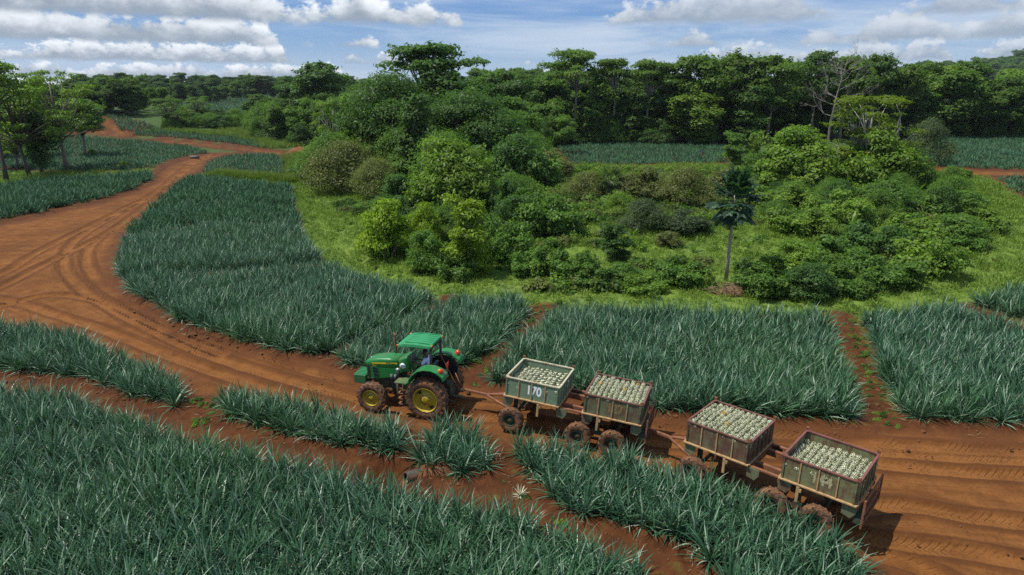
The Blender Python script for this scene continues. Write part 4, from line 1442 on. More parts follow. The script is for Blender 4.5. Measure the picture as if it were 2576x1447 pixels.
cx_, cy_ = RNG.uniform(bx0, bx1, N), RNG.uniform(by0, by1, N)
k = (poly_sd(ISL, cx_, cy_) > .5) & ((poly_sd(CLEAR, cx_, cy_) < 0) | (RNG.random(N) < .05)) & (fbm(cx_ * .22, cy_ * .22, 91, 3) > .425)
cx_, cy_ = cx_[k], cy_[k]
cz_ = ground_z(cx_, cy_)
cs_ = RNG.uniform(.5, 1.35, len(cx_)) * (.6 + .9 * fbm(cx_ * .3, cy_ * .3, 95, 2))
# small weeds standing in the grass
gw = RNG.random(len(gx)) < .05
cx_, cy_, cz_ = np.concatenate([cx_, gx[gw]]), np.concatenate([cy_, gy[gw]]), np.concatenate([cz_, gz[gw]])
cs_ = np.concatenate([cs_, RNG.uniform(.15, .42, gw.sum())])
# weeds on the soil paths
wl, ws_ = [], []
for pth, n_ in [(PATHS[1][0], 90), (PATHS[2][0], 110), (PATHS[0][0], 30), (curve([(505, 1010), (535, 1045), (520, 1075)]), 40), (curve([(1290, 1200), (1330, 1290), (1420, 1330)]), 7)]:
    i_ = RNG.integers(0, len(pth) - 1, n_)
    f_ = RNG.random(n_)[:, None]
    wl.append(pth[i_] * (1 - f_) + pth[i_ + 1] * f_ + RNG.normal(0, .34, (n_, 2)))
wq = np.concatenate(wl)
pts = np.concatenate([np.stack([cx_, cy_, cz_ - .05], 1), np.stack([wq[:, 0], wq[:, 1], ground_z(wq[:, 0], wq[:, 1]) - .05], 1)])
sc = np.concatenate([cs_, RNG.uniform(.08, .30, len(wq))])
rot = np.stack([RNG.normal(0, .1, len(pts)), RNG.normal(0, .1, len(pts)), RNG.uniform(0, 6.28, len(pts))], 1)
def dressed(key, rgb):
    me = TREES[key][1].copy()
    me.materials.clear()
    me.materials.append(leaf(rgb))
    return me
SHRUB = [dressed('bush2', DK), dressed('mound1', MD), dressed('scrub0', MD)]
inner = at(np.stack([RNG.uniform(800, 1330, 70), RNG.uniform(405, 480, 70)], 1))
inner2 = at(np.stack([RNG.uniform(1000, 1320, 45), RNG.uniform(490, 620, 45)], 1))
inner3 = at(np.stack([RNG.uniform(1930, 2420, 70), RNG.uniform(440, 560, 70)], 1))
pts2 = np.concatenate([inner, inner2, inner3])
sc2 = np.concatenate([RNG.uniform(1.0, 1.9, 70), RNG.uniform(.5, .9, 45), RNG.uniform(.45, .8, 70)])
pid = np.concatenate([RNG.integers(0, 4, len(pts)), 4 + RNG.integers(0, 3, len(pts2))])
rot = np.concatenate([rot, np.stack([np.zeros(len(pts2)), np.zeros(len(pts2)), RNG.uniform(0, 6.28, len(pts2))], 1)])
pts = np.concatenate([pts, pts2])
sc = np.concatenate([sc, sc2])
scatter('undergrowth', pts, rot, np.stack([sc, sc, sc * RNG.uniform(.7, 1.2, len(pts))], 1), pid, [proto('clump_form', p) for p in CLUMP + SHRUB], 'tangled green undergrowth and creepers covering the thicket floor')

# far woods: crowns too far to tell apart
def wood_crown(key, rgb):
    o = proto('wood_form', TREES[key][1].copy())
    o.data.materials.clear()
    o.data.materials.append(leaf(rgb, .6))
    return o
WOOD = [wood_crown('round0', (.075, .150, .034)), wood_crown('tower1', MD), wood_crown('round2', MD), wood_crown('umbrella1', FARG), wood_crown('tower2', DK), wood_crown('scrub0', MD), wood_crown('bush2', DK)]
def band(x0, x1, y0, y1, n, h0, h1, ids, aspect=.75):
    px = np.stack([RNG.uniform(x0, x1, n), RNG.uniform(y0, y1, n)], 1)
    q = at(px)
    h = RNG.uniform(h0, h1, n)
    i_ = RNG.choice(ids, n)
    return q, h, i_, np.full(n, aspect)
bands = [band(-120, 340, 280, 292, 60, 6, 10, [0, 1, 2, 3]), band(-120, 160, 300, 345, 14, 6, 10, [1, 2, 0]), band(200, 800, 240, 250, 230, 7, 14, [0, 1, 3, 2, 4]), band(210, 560, 252, 262, 45, 6, 11, [3, 3, 4, 1]), band(250, 440, 270, 292, 30, 3, 7, [1, 0, 2]),
         band(420, 780, 300, 328, 60, 2, 4.5, [5, 6, 5], 1.3), band(640, 800, 300, 355, 30, 4, 9, [0, 6, 5], 1.1), band(1200, 1440, 255, 305, 80, 10, 17, [0, 1, 2]), band(1180, 1420, 236, 246, 80, 9, 17, [0, 4, 3, 1]),
         band(1370, 2660, 336, 350, 140, 10, 16, [0, 1, 2, 3, 2]), band(1370, 1830, 355, 364, 60, 3, 7, [5, 6, 1], 1.1), band(1830, 2660, 330, 348, 70, 4, 9, [6, 1, 5], 1.1), band(780, 1300, 330, 400, 40, 8, 13, [0, 1, 2]), band(770, 1000, 236, 262, 40, 7, 13, [0, 4]), band(1140, 1420, 320, 425, 40, 5, 9, [1, 2, 6]), band(700, 800, 330, 372, 14, 4, 8, [6, 1])]
hillpx = np.stack([RNG.uniform(2150, 2700, 420), RNG.uniform(120, 216, 420)], 1)
hq = at(hillpx)
ok = (hq[:, 1] > 500) & (hq[:, 1] < 2200)
hq = hq[ok]
bands.append((hq, RNG.uniform(14, 24, len(hq)), RNG.choice([0, 1, 4], len(hq)), np.full(len(hq), 1.0)))
q = np.concatenate([b_[0] for b_ in bands])
h = np.concatenate([b_[1] for b_ in bands])
ii = np.concatenate([b_[2] for b_ in bands])
asp = np.concatenate([b_[3] for b_ in bands])
HW = np.array([(TREES[k][2], TREES[k][3]) for k in ('round0', 'tower1', 'round2', 'umbrella1', 'tower2', 'scrub0', 'bush2')])
sz = h / HW[ii, 0]
sx_ = h * asp / HW[ii, 1] * RNG.uniform(.8, 1.25, len(h))
scatter('far_forest', np.stack([q[:, 0], q[:, 1], q[:, 2] - .3], 1), np.stack([h * 0, h * 0, RNG.uniform(0, 6.28, len(h))], 1), np.stack([sx_, sx_, sz], 1), ii, WOOD, 'distant dark green woods along the skyline and behind the forest edge')


# ------------------------------------------------------------------ tractor
M_green = plain('tractor_green', (.014, .165, .032), .38, var=.2, scale=4, dirt=(.11, .095, .045, 1), dirt_amt=.18, dirt_scale=2.5)
M_green_roof = plain('roof_green', (.020, .225, .075), .5, var=.2, scale=5, dirt=(.20, .13, .06, 1), dirt_amt=.10, dirt_scale=6)
M_yellow = plain('rim_yellow', (.42, .30, .015), .55, var=.3, dirt=(.12, .065, .02, 1), dirt_amt=.19, dirt_scale=6)
M_stripe = plain('stripe_yellow', (.62, .46, .02), .45, var=.1)
M_black = plain('black_metal', (.018, .018, .018), .5, var=.4, dirt=SOIL_MUD, dirt_amt=.10)
M_rubber = plain('muddy_rubber', (.035, .028, .022), .9, var=.3, dirt=(.185, .080, .030, 1), dirt_amt=.33, dirt_scale=7, bump=.6, bscale=25)
M_chassis = plain('muddy_chassis', (.03, .05, .025), .8, var=.4, dirt=(.15, .065, .026, 1), dirt_amt=.22, dirt_scale=4)
M_grille = plain('dusty_grille', (.10, .052, .030), .85, var=.5, scale=20)
M_white = plain('white_paint', (.72, .74, .74), .6, var=.15, dirt=(.3, .22, .15, 1), dirt_amt=.06)
M_dark = plain('dark_opening', (.006, .006, .006), .8)
M_steel = plain('worn_steel', (.45, .44, .42), .4, .6, var=.3, dirt=SOIL_MUD, dirt_amt=.12)
M_amber = plain('amber_lens', (.72, .20, .015), .25, var=.1)
M_red = plain('red_lens', (.55, .022, .008), .22, var=.1)
M_orange = plain('warning_orange', (.85, .085, .012), .6, var=.1)
M_rust = plain('rusty_steel', (.22, .085, .036), .8, var=.45, dirt=(.10, .035, .018, 1), dirt_amt=.2, dirt_scale=8)
M_darkgrn_txt = plain('dark_green_print', (.01, .05, .012), .6, var=.05)
M_seat = plain('seat_vinyl', (.03, .03, .032), .6, var=.3)
M_ash = plain('grey_plastic', (.16, .16, .16), .6, var=.3)


def wheel(parent, pos, rad, wid, rim_r, rim_mat, lugs, name='wheel', out=1):
    """wheel > tyre, rim; axis along y, outside towards y*out"""
    w_ = empty(name, pos)
    w_.parent = parent
    rg = random.Random(int(abs(pos[0] * 100)) + int(abs(pos[1] * 10)))
    h = wid / 2
    tb = MB()
    prof = [(rim_r, -h * .8), (rim_r + .03, -h * .95), (rad * .80, -h * 1.0), (rad * .93, -h * .9), (rad * .965, -h * .5), (rad * .97, 0), (rad * .965, h * .5), (rad * .93, h * .9), (rad * .80, h), (rim_r + .03, h * .95), (rim_r, h * .8)]
    tb.lathe(prof, (0, 0, 0), 'y', 36)
    for i in range(lugs):
        for s in (-1, 1):
            a = 2 * math.pi * (i + (.5 if s > 0 else 0)) / lugs
            def q(da, y, r):
                return (r * math.cos(a + da), y, r * math.sin(a + da))
            r0, r1 = rad * .93, rad * (1.0 + rg.uniform(-.008, .012))
            da = .36 / lugs * 6.28 * .5
            sk = 1.1 / lugs * 6.28 * .5
            vs = []
            for (y, k) in ((s * h * .02, 0), (s * h * .98, sk)):
                rr0, rr1 = (r0, r1) if k == 0 else (rad * .86, r1 * .975)
                vs += [q(k - da, y, rr0), q(k + da, y, rr0), q(k + da * .75, y, rr1), q(k - da * .75, y, rr1)]
            tb.add(vs, [(0, 1, 2, 3), (7, 6, 5, 4), (0, 4, 5, 1), (1, 5, 6, 2), (2, 6, 7, 3), (3, 7, 4, 0)])
    tb.build('tyre', M_rubber, w_)
    rb = MB()
    o_ = out * h
    rb.lathe([(rim_r, o_ * .8), (rim_r * .97, o_ * .97), (rim_r * .93, o_ * .85), (rim_r * .90, o_ * .35), (rim_r * .86, o_ * .25), (rim_r * .62, o_ * .42), (rim_r * .50, o_ * .40), (rim_r * .47, o_ * .55), (rim_r * .30, o_ * .58), (rim_r * .28, o_ * .75), (rim_r * .12, o_ * .78), (.001, o_ * .78)], (0, 0, 0), 'y', 32)
    rb.lathe([(rim_r, -o_ * .8), (rim_r * .9, -o_ * .6), (.001, -o_ * .5)], (0, 0, 0), 'y', 24)
    rim = rb.build('rim', rim_mat, w_)
    for i in range(8):
        a = i * math.pi / 4 + .2
        MB().lathe([(.016, 0), (.016, out * .03), (.001, out * .03)], (rim_r * .39 * math.cos(a), o_ * .57, rim_r * .39 * math.sin(a)), 'y', 6, False).build('wheel_bolt', M_chassis, rim)
    return w_


def rring(x, w_, zb, zt, r, n=4):
    pts = []
    for (cy, cz, a0) in ((w_ - r, zt - r, 0), (-(w_ - r), zt - r, 90), (-(w_ - r), zb + r * .4, 180), (w_ - r, zb + r * .4, 270)):
        rz_ = r if a0 < 180 else r * .4
        for k in range(n + 1):
            a = R(a0 + 90 * k / n)
            pts.append((x, cy + r * math.cos(a), cz + rz_ * math.sin(a)))
    return pts


TR_O = Vector((-2.97, 23.39, 0))
TR_YAW = R(164.5)
TR_O.z = float(ground_z(TR_O.x, TR_O.y)[0]) * .5
tractor = empty('tractor', TR_O, TR_YAW, 'green farm tractor with flat canopy and yellow wheel rims on the dirt road', 'tractor')
for s in (1, -1):
    rw = wheel(tractor, (0, s * .86, .83), .84, .46, .50, M_yellow, 22, out=s)
    for a in (R(50), R(230)):       # oval hand holes in the rear disc
        MB().add([(math.cos(a + d_) * r_, s * .12, math.sin(a + d_) * r_) for r_, d_ in ((.31, -.22), (.31, .22), (.42, .20), (.42, -.20))], [(0, 1, 2, 3)]).build('rim_slot', M_dark, rw)
    wheel(tractor, (2.27, s * .86, .60), .61, .34, .33, M_yellow, 18, out=s)
# chassis and engine
MB().box((.2, 0, .85), (1.3, .55, .55)).box((-.45, 0, .95), (.5, .4, .5)).box((1.6, 0, .95), (1.9, .42, .45)).build('chassis', M_chassis, tractor, .02)
MB().tube([(0, -.95, .83), (0, .95, .83)], .11, 10).build('rear_axle', M_chassis, tractor)
MB().tube([(2.27, -.95, .60), (2.27, .95, .60)], .085, 10).box((2.27, 0, .72), (.25, .3, .3)).build('front_axle', M_chassis, tractor)
MB().box((1.75, 0, 1.28), (.95, .5, .40)).tube([(1.45, .30, 1.12), (1.45, .30, 1.38)], .06, 8).tube([(1.62, .31, 1.12), (1.62, .31, 1.36)], .06, 8).build('engine', M_chassis, tractor)
for x_ in (1.50, 1.66):
    MB().tube([(x_, .36, 1.20), (x_, .36, 1.40)], .05, 10).build('oil_filter', M_ash, tractor)
# hood
hood = MB().loft([rring(1.335, .355, 1.66, 2.04, .10), rring(1.8, .365, 1.62, 2.03, .11), rring(2.25, .36, 1.60, 1.985, .13), rring(2.55, .345, 1.60, 1.92, .14), rring(2.72, .31, 1.63, 1.83, .10), rring(2.82, .24, 1.68, 1.75, .03)]).build('hood', M_green, tractor)
MB().loft([rring(1.335, .350, 1.40, 1.68, .03), rring(1.8, .36, 1.24, 1.64, .03), rring(2.2, .355, 1.15, 1.63, .03), rring(2.56, .34, 1.10, 1.63, .03)], False).build('side_panel', M_green, tractor)
MB().loft([rring(2.555, .325, 1.12, 1.64, .04), rring(2.72, .29, 1.13, 1.66, .06), rring(2.77, .22, 1.16, 1.66, .05)], False).build('grille', M_grille, tractor)
for j in range(7):
    MB().box((2.66, .312, 1.20 + j * .068), (.17, .03, .016), (0, 0, R(-12))).build('grille_bar', M_black, tractor)
MB().box((2.62, 0, 1.08), (.30, .56, .07)).build('bumper', M_green, tractor, .015)
for s in (1, -1):
    y_ = s * .3665
    MB().prism([(1.40, 1.905), (2.50, 1.805), (2.42, 1.755), (1.40, 1.835)], 'y', y_, y_ + s * .004).build('side_stripe', M_stripe, hood)
    for j, (xa, xb, z0, z1) in enumerate(((2.46, 2.24, 1.53, 1.63), (2.44, 2.20, 1.39, 1.50), (2.42, 2.20, 1.24, 1.36))):
        k = -.02
        MB().prism([(xa + .02, z0 - .02), (xa + .02, z1 + .02), (xb - .02, z1 + .02 + k), (xb - .02, z0 - .02 + k)], 'y', s * .352, s * .362).build('vent_frame', M_green_roof, tractor)
        MB().prism([(xa, z0), (xa, z1), (xb, z1 + k), (xb, z0 + k)], 'y', s * .355, s * .366).build('vent', M_dark, tractor)
ry = (R(90), R(4.3), R(180))
text_part('brand_lettering', 'JOHN DEERE', .075, M_darkgrn_txt, hood, (1.64, .373, 1.845), ry, .0015, 1.0, .001)
text_part('model_lettering', '6603', .085, M_stripe, hood, (2.37, .360, 1.705), ry, .0015, 1.0, .001)
MB().lathe([(.001, -.004), (.045, -.004), (.045, .004), (.001, .004)], (2.58, .12, 1.925), 'z', 12).build('hood_glint_disc', M_steel, hood)  # small steel disc added in place of a highlight on the hood
cowl = MB().loft([rring(.90, .33, 1.72, 2.22, .05), rring(1.05, .36, 1.58, 2.16, .07), rring(1.325, .36, 1.44, 2.05, .09)]).build('cowl', M_green, tractor)
MB().lathe([(.001, 0), (.118, 0), (.118, .006), (.001, .006)], (1.17, .357, 1.80), 'y', 24).build('number_disc', M_white, cowl)
text_part('number_lettering', '243', .115, M_black, cowl, (1.17, .3655, 1.80), (R(90), 0, R(180)), .001, 1.0, .003)
MB().box((.90, 0, 1.95), (.06, .46, .46), (0, R(-12), 0)).build('instrument_panel', M_ash, tractor, .01)
# weight block in front
MB().box((3.04, 0, 1.03), (.52, .74, .36)).build('ballast_block', plain('dull_green', (.03, .13, .035), .6, var=.25, dirt=(.15, .08, .03, 1), dirt_amt=.12), tractor, .02)
for j in range(6):
    MB().box((3.04, -.30 + .12 * j, 1.225), (.46, .05, .03)).build('ballast_rib', M_green_roof, tractor)
MB().box((2.86, 0, .95), (.3, .4, .2)).build('ballast_bracket', M_chassis, tractor)
# exhaust, air intake stack, tank, steps
MB().tube([(1.72, -.28, 1.95), (1.72, -.28, 2.25), (1.74, -.28, 2.75), (1.78, -.28, 2.86)], [.045, .045, .04, .04], 10).build('exhaust_pipe', M_rust, tractor)
MB().tube([(1.30, .52, 1.27), (1.30, .52, 1.70)], .075, 12).build('air_cleaner', M_black, tractor)
MB().lathe([(.08, 0), (.085, .04), (.001, .07)], (1.30, .52, 1.70), 'z', 12).build('air_cleaner_cap', M_steel, tractor)
MB().box((1.02, .72, 1.36), (.5, .50, .06)).box((.80, .62, 1.2), (.5, .3, .3)).build('platform', plain('dusty_green', (.07, .13, .045), .8, var=.3, dirt=(.22, .12, .05, 1), dirt_amt=.2), tractor, .01)
st = MB()
for y0 in (.73, .97):
    for x0 in (.93, 1.14):
        st.tube([(x0, y0, .46), (x0 - .02, y0, 1.33)], .018, 6)
st.build('step_frame', M_chassis, tractor)
for z_ in (.50, .72, .94, 1.16):
    MB().box((1.04, .85, z_), (.24, .26, .025)).build('step_tread', M_rust, tractor)
MB().tube([(1.24, .66, .55), (1.24, .66, 1.25)], .10, 12).build('fuel_tank', M_black, tractor)
MB().box((.35, 0, 1.22), (1.25, 1.14, .07)).build('cab_floor', M_black, tractor)
# fenders and lamps
arc = [(.66, 1.46), (.60, 1.66), (.46, 1.85), (.25, 2.02), (0, 2.10), (-.28, 2.11), (-.55, 2.03), (-.76, 1.88), (-.82, 1.74)]
inn = [(x_ * .93, z_ - .05) for x_, z_ in reversed(arc)]
for s in (1, -1):
    fd = MB().prism(arc + inn, 'y', s * .60, s * 1.14)
    fd = fd.build('fender', M_green, tractor, .02)
    MB().prism([(.60, 1.2)] + [(x_ * .92, z_ - .09) for x_, z_ in arc] + [(-.68, 1.2)], 'y', s * .585, s * .605).build('fender_liner', M_black, fd)
    lp = MB().lathe([(.001, .095), (.05, .085), (.085, .05), (.10, .0), (.10, -.03)], (-.62, s * .93, 2.03), 'z', 16).build('tail_lamp', M_red, fd)
    MB().lathe([(.001, .05), (.035, .042), (.055, .015), (.06, -.01)], (-.59, s * .96, 2.085), 'z', 14).build('indicator_lens', M_amber, fd)
    MB().tube([(-.05, s * .50, 1.25), (-.07, s * .50, 2.76)], .05, 8).build('canopy_post', M_black, tractor)
MB().box((-.06, 0, 2.70), (.08, 1.06, .08)).build('post_crossbar', M_black, tractor)
# canopy
rf = MB()
def slab(x, zt, zb, w_):
    return [(x, w_, zb), (x, w_ - .03, zt - .02), (x, w_ * .5, zt + .012), (x, -w_ * .5, zt + .012), (x, -(w_ - .03), zt - .02), (x, -w_, zb)]
rf.loft([slab(-.13, 2.835, 2.755, .64), slab(-.09, 2.865, 2.745, .665), slab(.5, 2.885, 2.75, .665), slab(.95, 2.865, 2.735, .665), slab(1.18, 2.80, 2.705, .655), slab(1.24, 2.755, 2.70, .64)], False)
roof = rf.build('canopy', M_green_roof, tractor, .012)
for j in range(6):
    MB().box((.45, -.50 + .2 * j, 2.888), (.98, .035, .018), (0, R(.5), 0)).build('canopy_rib', M_green_roof, roof)
for s in (1, -1):
    MB().box((-.125, s * .52, 2.80), (.05, .15, .07)).build('marker_lamp', M_amber, roof, .015)
    MB().box((1.22, s * .62, 2.75), (.06, .07, .06)).build('marker_lamp', M_amber, roof, .015)
# seat, wheel, levers, warning sign
MB().box((.22, 0, 1.44), (.48, .50, .14)).box((.36, 0, 1.33), (.3, .3, .16)).build('seat', M_seat, tractor, .04)
MB().box((-.02, 0, 1.70), (.12, .48, .52), (0, R(-8), 0)).build('backrest', M_seat, tractor, .04)
def ring(mb, c, rad, r, tilt, seg=28):
    pts = [Vector((rad * math.cos(2 * math.pi * k / seg), rad * math.sin(2 * math.pi * k / seg), 0)) for k in range(seg + 1)]
    E_ = Euler((0, tilt, 0)).to_matrix()
    return mb.tube([E_ @ p + Vector(c) for p in pts], r, 6, False)
sw = ring(MB(), (.86, .0, 2.00), .20, .017, R(-38))
for a in (90, 210, 330):
    e = Euler((0, R(-38), 0)).to_matrix() @ Vector((.19 * math.cos(R(a)), .19 * math.sin(R(a)), 0))
    sw.tube([(.86, 0, 2.00), Vector((.86, 0, 2.0)) + e], .012, 5)
sw.tube([(.86, 0, 2.0), (.98, 0, 1.84)], .03, 8)
sw.build('steering_wheel', M_black, tractor)
MB().tube([(.62, .42, 1.24), (.56, .44, 1.62)], .014, 6).lathe([(.001, .04), (.03, .02), (.03, -.02), (.001, -.04)], (.56, .44, 1.64), 'z', 8).build('gear_lever', M_black, tractor)
MB().tube([(-.02, .40, 1.6), (-.25, .34, 1.45), (-.55, .30, 1.25)], .03, 6).box((-.20, .44, 1.62), (.24, .26, .16)).box((-.30, .05, 1.55), (.3, .35, .22)).build('hydraulic_box', M_ash, tractor, .01)
tri = MB().prism([(-.17, 1.98), (.17, 1.98), (0, 1.60)], 'x', -.52, -.50)
tri.build('warning_triangle', M_orange, tractor)
MB().tube([(-.24, -.02, 2.30), (-.75, .12, 1.45), (-1.12, .22, .95)], .018, 6).tube([(-1.10, .15, 1.2), (-.80, -.10, 1.55)], .02, 6).build('lift_rods', M_rust, tractor)
hi = MB().box((-.85, 0, .62), (.55, .16, .07)).tube([(-.35, .42, .70), (-.98, .46, .62)], .035, 6).tube([(-.35, -.42, .70), (-.98, -.46, .62)], .035, 6).box((-.62, 0, .85), (.22, .5, .3))
hi.build('hitch', M_chassis, tractor)


# ------------------------------------------------------------------ people
def skin_mesh(name, nodes, edges, mat, sub=2):
    """continuous tapered surface grown round connected joints; nodes: name -> (position, radius)"""
    names = list(nodes)
    me = bpy.data.meshes.new(name)
    me.from_pydata([nodes[k][0] for k in names], [(names.index(a), names.index(b)) for a, b in edges], [])
    ob = bpy.data.objects.new(name, me)
    COL.objects.link(ob)
    sm = ob.modifiers.new('skin', 'SKIN')
    sm.use_smooth_shade = True
    if not me.skin_vertices:
        bpy.context.view_layer.objects.active = ob
        bpy.ops.mesh.customdata_skin_add()
    sv = me.skin_vertices[0].data
    for i, k in enumerate(names):
        r = nodes[k][1]
        sv[i].radius = (r, r) if not hasattr(r, '__len__') else r
        sv[i].use_root = (i == 0)
    ob.modifiers.new('sub', 'SUBSURF').levels = sub
    ob.modifiers['sub'].render_levels = sub
    dg = bpy.context.evaluated_depsgraph_get()
    out = bpy.data.meshes.new_from_object(ob.evaluated_get(dg))
    bpy.data.objects.remove(ob)
    out.materials.clear()
    out.materials.append(mat)
    out.polygons.foreach_set('use_smooth', np.ones(len(out.polygons), dtype=bool))
    return out


def make_person(root, J, mats, sub=1):
    """J: joints of one pose; body one continuous mesh, shirt, trousers and hair its children"""
    nd, ed = {}, []
    def put(k, r):
        nd[k] = (J[k], r)
    put('pelvis', .13)
    for k, r in (('waist', .115), ('chest', .135), ('neck0', .075), ('neck', .052), ('head0', .075), ('head1', .098), ('head2', .085)):
        put(k, r)
    ed += [('pelvis', 'waist'), ('waist', 'chest'), ('chest', 'neck0'), ('neck0', 'neck'), ('neck', 'head0'), ('head0', 'head1'), ('head1', 'head2')]
    fwd = Vector(J['face']) - Vector(J['head1'])
    fwd.normalize()
    nd['nose'] = (tuple(Vector(J['head1']) + fwd * .10 - Vector((0, 0, .02))), .020)
    ed.append(('head1', 'nose'))
    for s in ('L', 'R'):
        put('shoulder' + s, .065); put('elbow' + s, .045); put('wrist' + s, .029); put('palm' + s, .033)
        put('hip' + s, .095); put('knee' + s, .062); put('ankle' + s, .042); put('toe' + s, .036)
        ed += [('chest', 'shoulder' + s), ('shoulder' + s, 'elbow' + s), ('elbow' + s, 'wrist' + s), ('wrist' + s, 'palm' + s), ('pelvis', 'hip' + s), ('hip' + s, 'knee' + s), ('knee' + s, 'ankle' + s), ('ankle' + s, 'toe' + s)]
        dv = (Vector(J['palm' + s]) - Vector(J['wrist' + s])).normalized()
        up_ = Vector((0, 0, 1))
        sd = dv.cross(up_).normalized()
        for j, (o_, ln) in enumerate(((-.028, .070), (-.010, .082), (.010, .076), (.026, .060))):
            a = Vector(J['palm' + s]) + sd * o_ + dv * .02
            b1 = a + dv * ln * .55 - up_ * .012
            b2 = b1 + dv * ln * .25 - up_ * ln * .55
            nd['f%s%da' % (s, j)] = (tuple(b1), .0095)
            nd['f%s%db' % (s, j)] = (tuple(b2), .0085)
            ed += [('palm' + s, 'f%s%da' % (s, j)), ('f%s%da' % (s, j), 'f%s%db' % (s, j))]
        side_ = -1 if s == 'L' else 1
        tb_ = Vector(J['palm' + s]) - dv * .02 + sd * .05 * side_
        nd['t%sa' % s] = (tuple(tb_), .012)
        nd['t%sb' % s] = (tuple(tb_ + dv * .04 - up_ * .02), .0095)
        ed += [('wrist' + s, 't%sa' % s), ('t%sa' % s, 't%sb' % s)]
    body = bpy.data.objects.new('body', skin_mesh('body', nd, ed, mats[0], sub))
    link(body, root)
    V = lambda k: Vector(J[k])
    sh = {'pelvis': (J['pelvis'], .150), 'waist': (J['waist'], .142), 'chest': (J['chest'], .163), 'neck0': (tuple(V('neck0') - Vector((0, 0, .02))), .088)}
    se = [('pelvis', 'waist'), ('waist', 'chest'), ('chest', 'neck0')]
    for s in ('L', 'R'):
        sh['shoulder' + s] = (J['shoulder' + s], .090)
        sh['sleeve' + s] = (tuple(V('shoulder' + s).lerp(V('elbow' + s), .8)), .074)
        se += [('chest', 'shoulder' + s), ('shoulder' + s, 'sleeve' + s)]
    link(bpy.data.objects.new('shirt', skin_mesh('shirt', sh, se, mats[1], sub)), body)
    tr_ = {'pelvis': (tuple(V('pelvis') - Vector((0, 0, .02))), .140)}
    te = []
    for s in ('L', 'R'):
        tr_['hip' + s] = (J['hip' + s], .112)
        tr_['knee' + s] = (J['knee' + s], .084)
        tr_['hem' + s] = (tuple(V('knee' + s).lerp(V('ankle' + s), .85)), .070)
        te += [('pelvis', 'hip' + s), ('hip' + s, 'knee' + s), ('knee' + s, 'hem' + s)]
    link(bpy.data.objects.new('trousers', skin_mesh('trousers', tr_, te, mats[2], sub)), body)
    for s in ('L', 'R'):
        link(bpy.data.objects.new('shoe', skin_mesh('shoe', {'a': (J['ankle' + s], .05), 'b': (tuple(V('ankle' + s).lerp(V('toe' + s), .3) - Vector((0, 0, .03))), .05), 'c': (J['toe' + s], .046)}, [('a', 'b'), ('b', 'c')], mats[3], sub)), body)
    hc = V('head1') + Vector((0, 0, .035)) - fwd * .018
    hr = MB().lathe([(.001, .098), (.05, .088), (.085, .055), (.103, .01), (.103, -.025)], tuple(hc), 'z', 14)
    hr.build('hair', mats[3], body)
    rt = fwd.cross(Vector((0, 0, 1))).normalized()
    for s_ in (-1, 1):
        e_ = V('head1') + fwd * .090 + rt * .035 * s_ + Vector((0, 0, .012))
        MB().lathe([(.001, .011), (.009, .006), (.011, 0), (.009, -.006), (.001, -.011)], tuple(e_), 'z', 8).build('eye', M_dark, body)
        e_ = V('head1') + rt * .100 * s_ - Vector((0, 0, .005))
        MB().lathe([(.001, .034), (.014, .02), (.016, -.01), (.001, -.034)], tuple(e_), 'z', 8).build('ear', mats[0], body)
    m_ = V('head0') + fwd * .078 + Vector((0, 0, .012))
    MB().box(tuple(m_), (.02, .05, .012)).build('mouth', mats[3], body)
    return body


M_skin = plain('dark_skin', (.085, .042, .026), .55, var=.12)
M_shirt = plain('pale_blue_shirt', (.58, .63, .80), .85, var=.15, scale=10, bump=.25, bscale=12)
M_trous = plain('brown_trousers', (.10, .065, .045), .9, var=.3)
M_hair = plain('black_hair', (.012, .010, .009), .8)
driver = empty('person', TR_O, TR_YAW, 'driver in pale blue shirt seated at the tractor steering wheel, hands on the wheel', 'person')
J = dict(pelvis=(.24, 0, 1.60), waist=(.25, 0, 1.76), chest=(.30, 0, 1.98), neck0=(.33, 0, 2.12), neck=(.35, 0, 2.18), head0=(.385, 0, 2.235), head1=(.39, 0, 2.315), head2=(.385, 0, 2.375), face=(.60, .02, 2.26),
         shoulderL=(.31, .19, 2.06), elbowL=(.44, .27, 1.82), wristL=(.66, .19, 1.90), palmL=(.73, .17, 1.93), shoulderR=(.31, -.19, 2.06), elbowR=(.44, -.27, 1.82), wristR=(.66, -.19, 1.90), palmR=(.73, -.17, 1.93),
         hipL=(.33, .11, 1.58), kneeL=(.74, .19, 1.62), ankleL=(.84, .20, 1.31), toeL=(1.0, .21, 1.275), hipR=(.33, -.11, 1.58), kneeR=(.74, -.17, 1.62), ankleR=(.84, -.17, 1.31), toeR=(1.0, -.18, 1.275))
make_person(driver, J, (M_skin, M_shirt, M_trous, M_hair))
Pw = at([(1767, 401)])[0]
worker = empty('person', Pw, R(200), 'field worker in dark blue top and reddish trousers standing in the middle field', 'person')
J = dict(pelvis=(0, 0, .96), waist=(.02, 0, 1.10), chest=(.06, 0, 1.32), neck0=(.09, 0, 1.45), neck=(.10, 0, 1.51), head0=(.12, 0, 1.56), head1=(.13, 0, 1.64), head2=(.13, 0, 1.71), face=(.4, 0, 1.55),
         shoulderL=(.07, .19, 1.40), elbowL=(.12, .24, 1.12), wristL=(.30, .20, .95), palmL=(.37, .18, .90), shoulderR=(.07, -.19, 1.40), elbowR=(.12, -.24, 1.12), wristR=(.30, -.20, .95), palmR=(.37, -.18, .90),
         hipL=(0, .10, .92), kneeL=(.04, .13, .50), ankleL=(0, .14, .09), toeL=(.17, .15, .04), hipR=(0, -.10, .92), kneeR=(.04, -.13, .50), ankleR=(-.02, -.14, .09), toeR=(.15, -.15, .04))
make_person(worker, J, (M_skin, plain('navy_top', (.03, .035, .10), .9), plain('reddish_trousers', (.28, .07, .06), .9), M_hair))


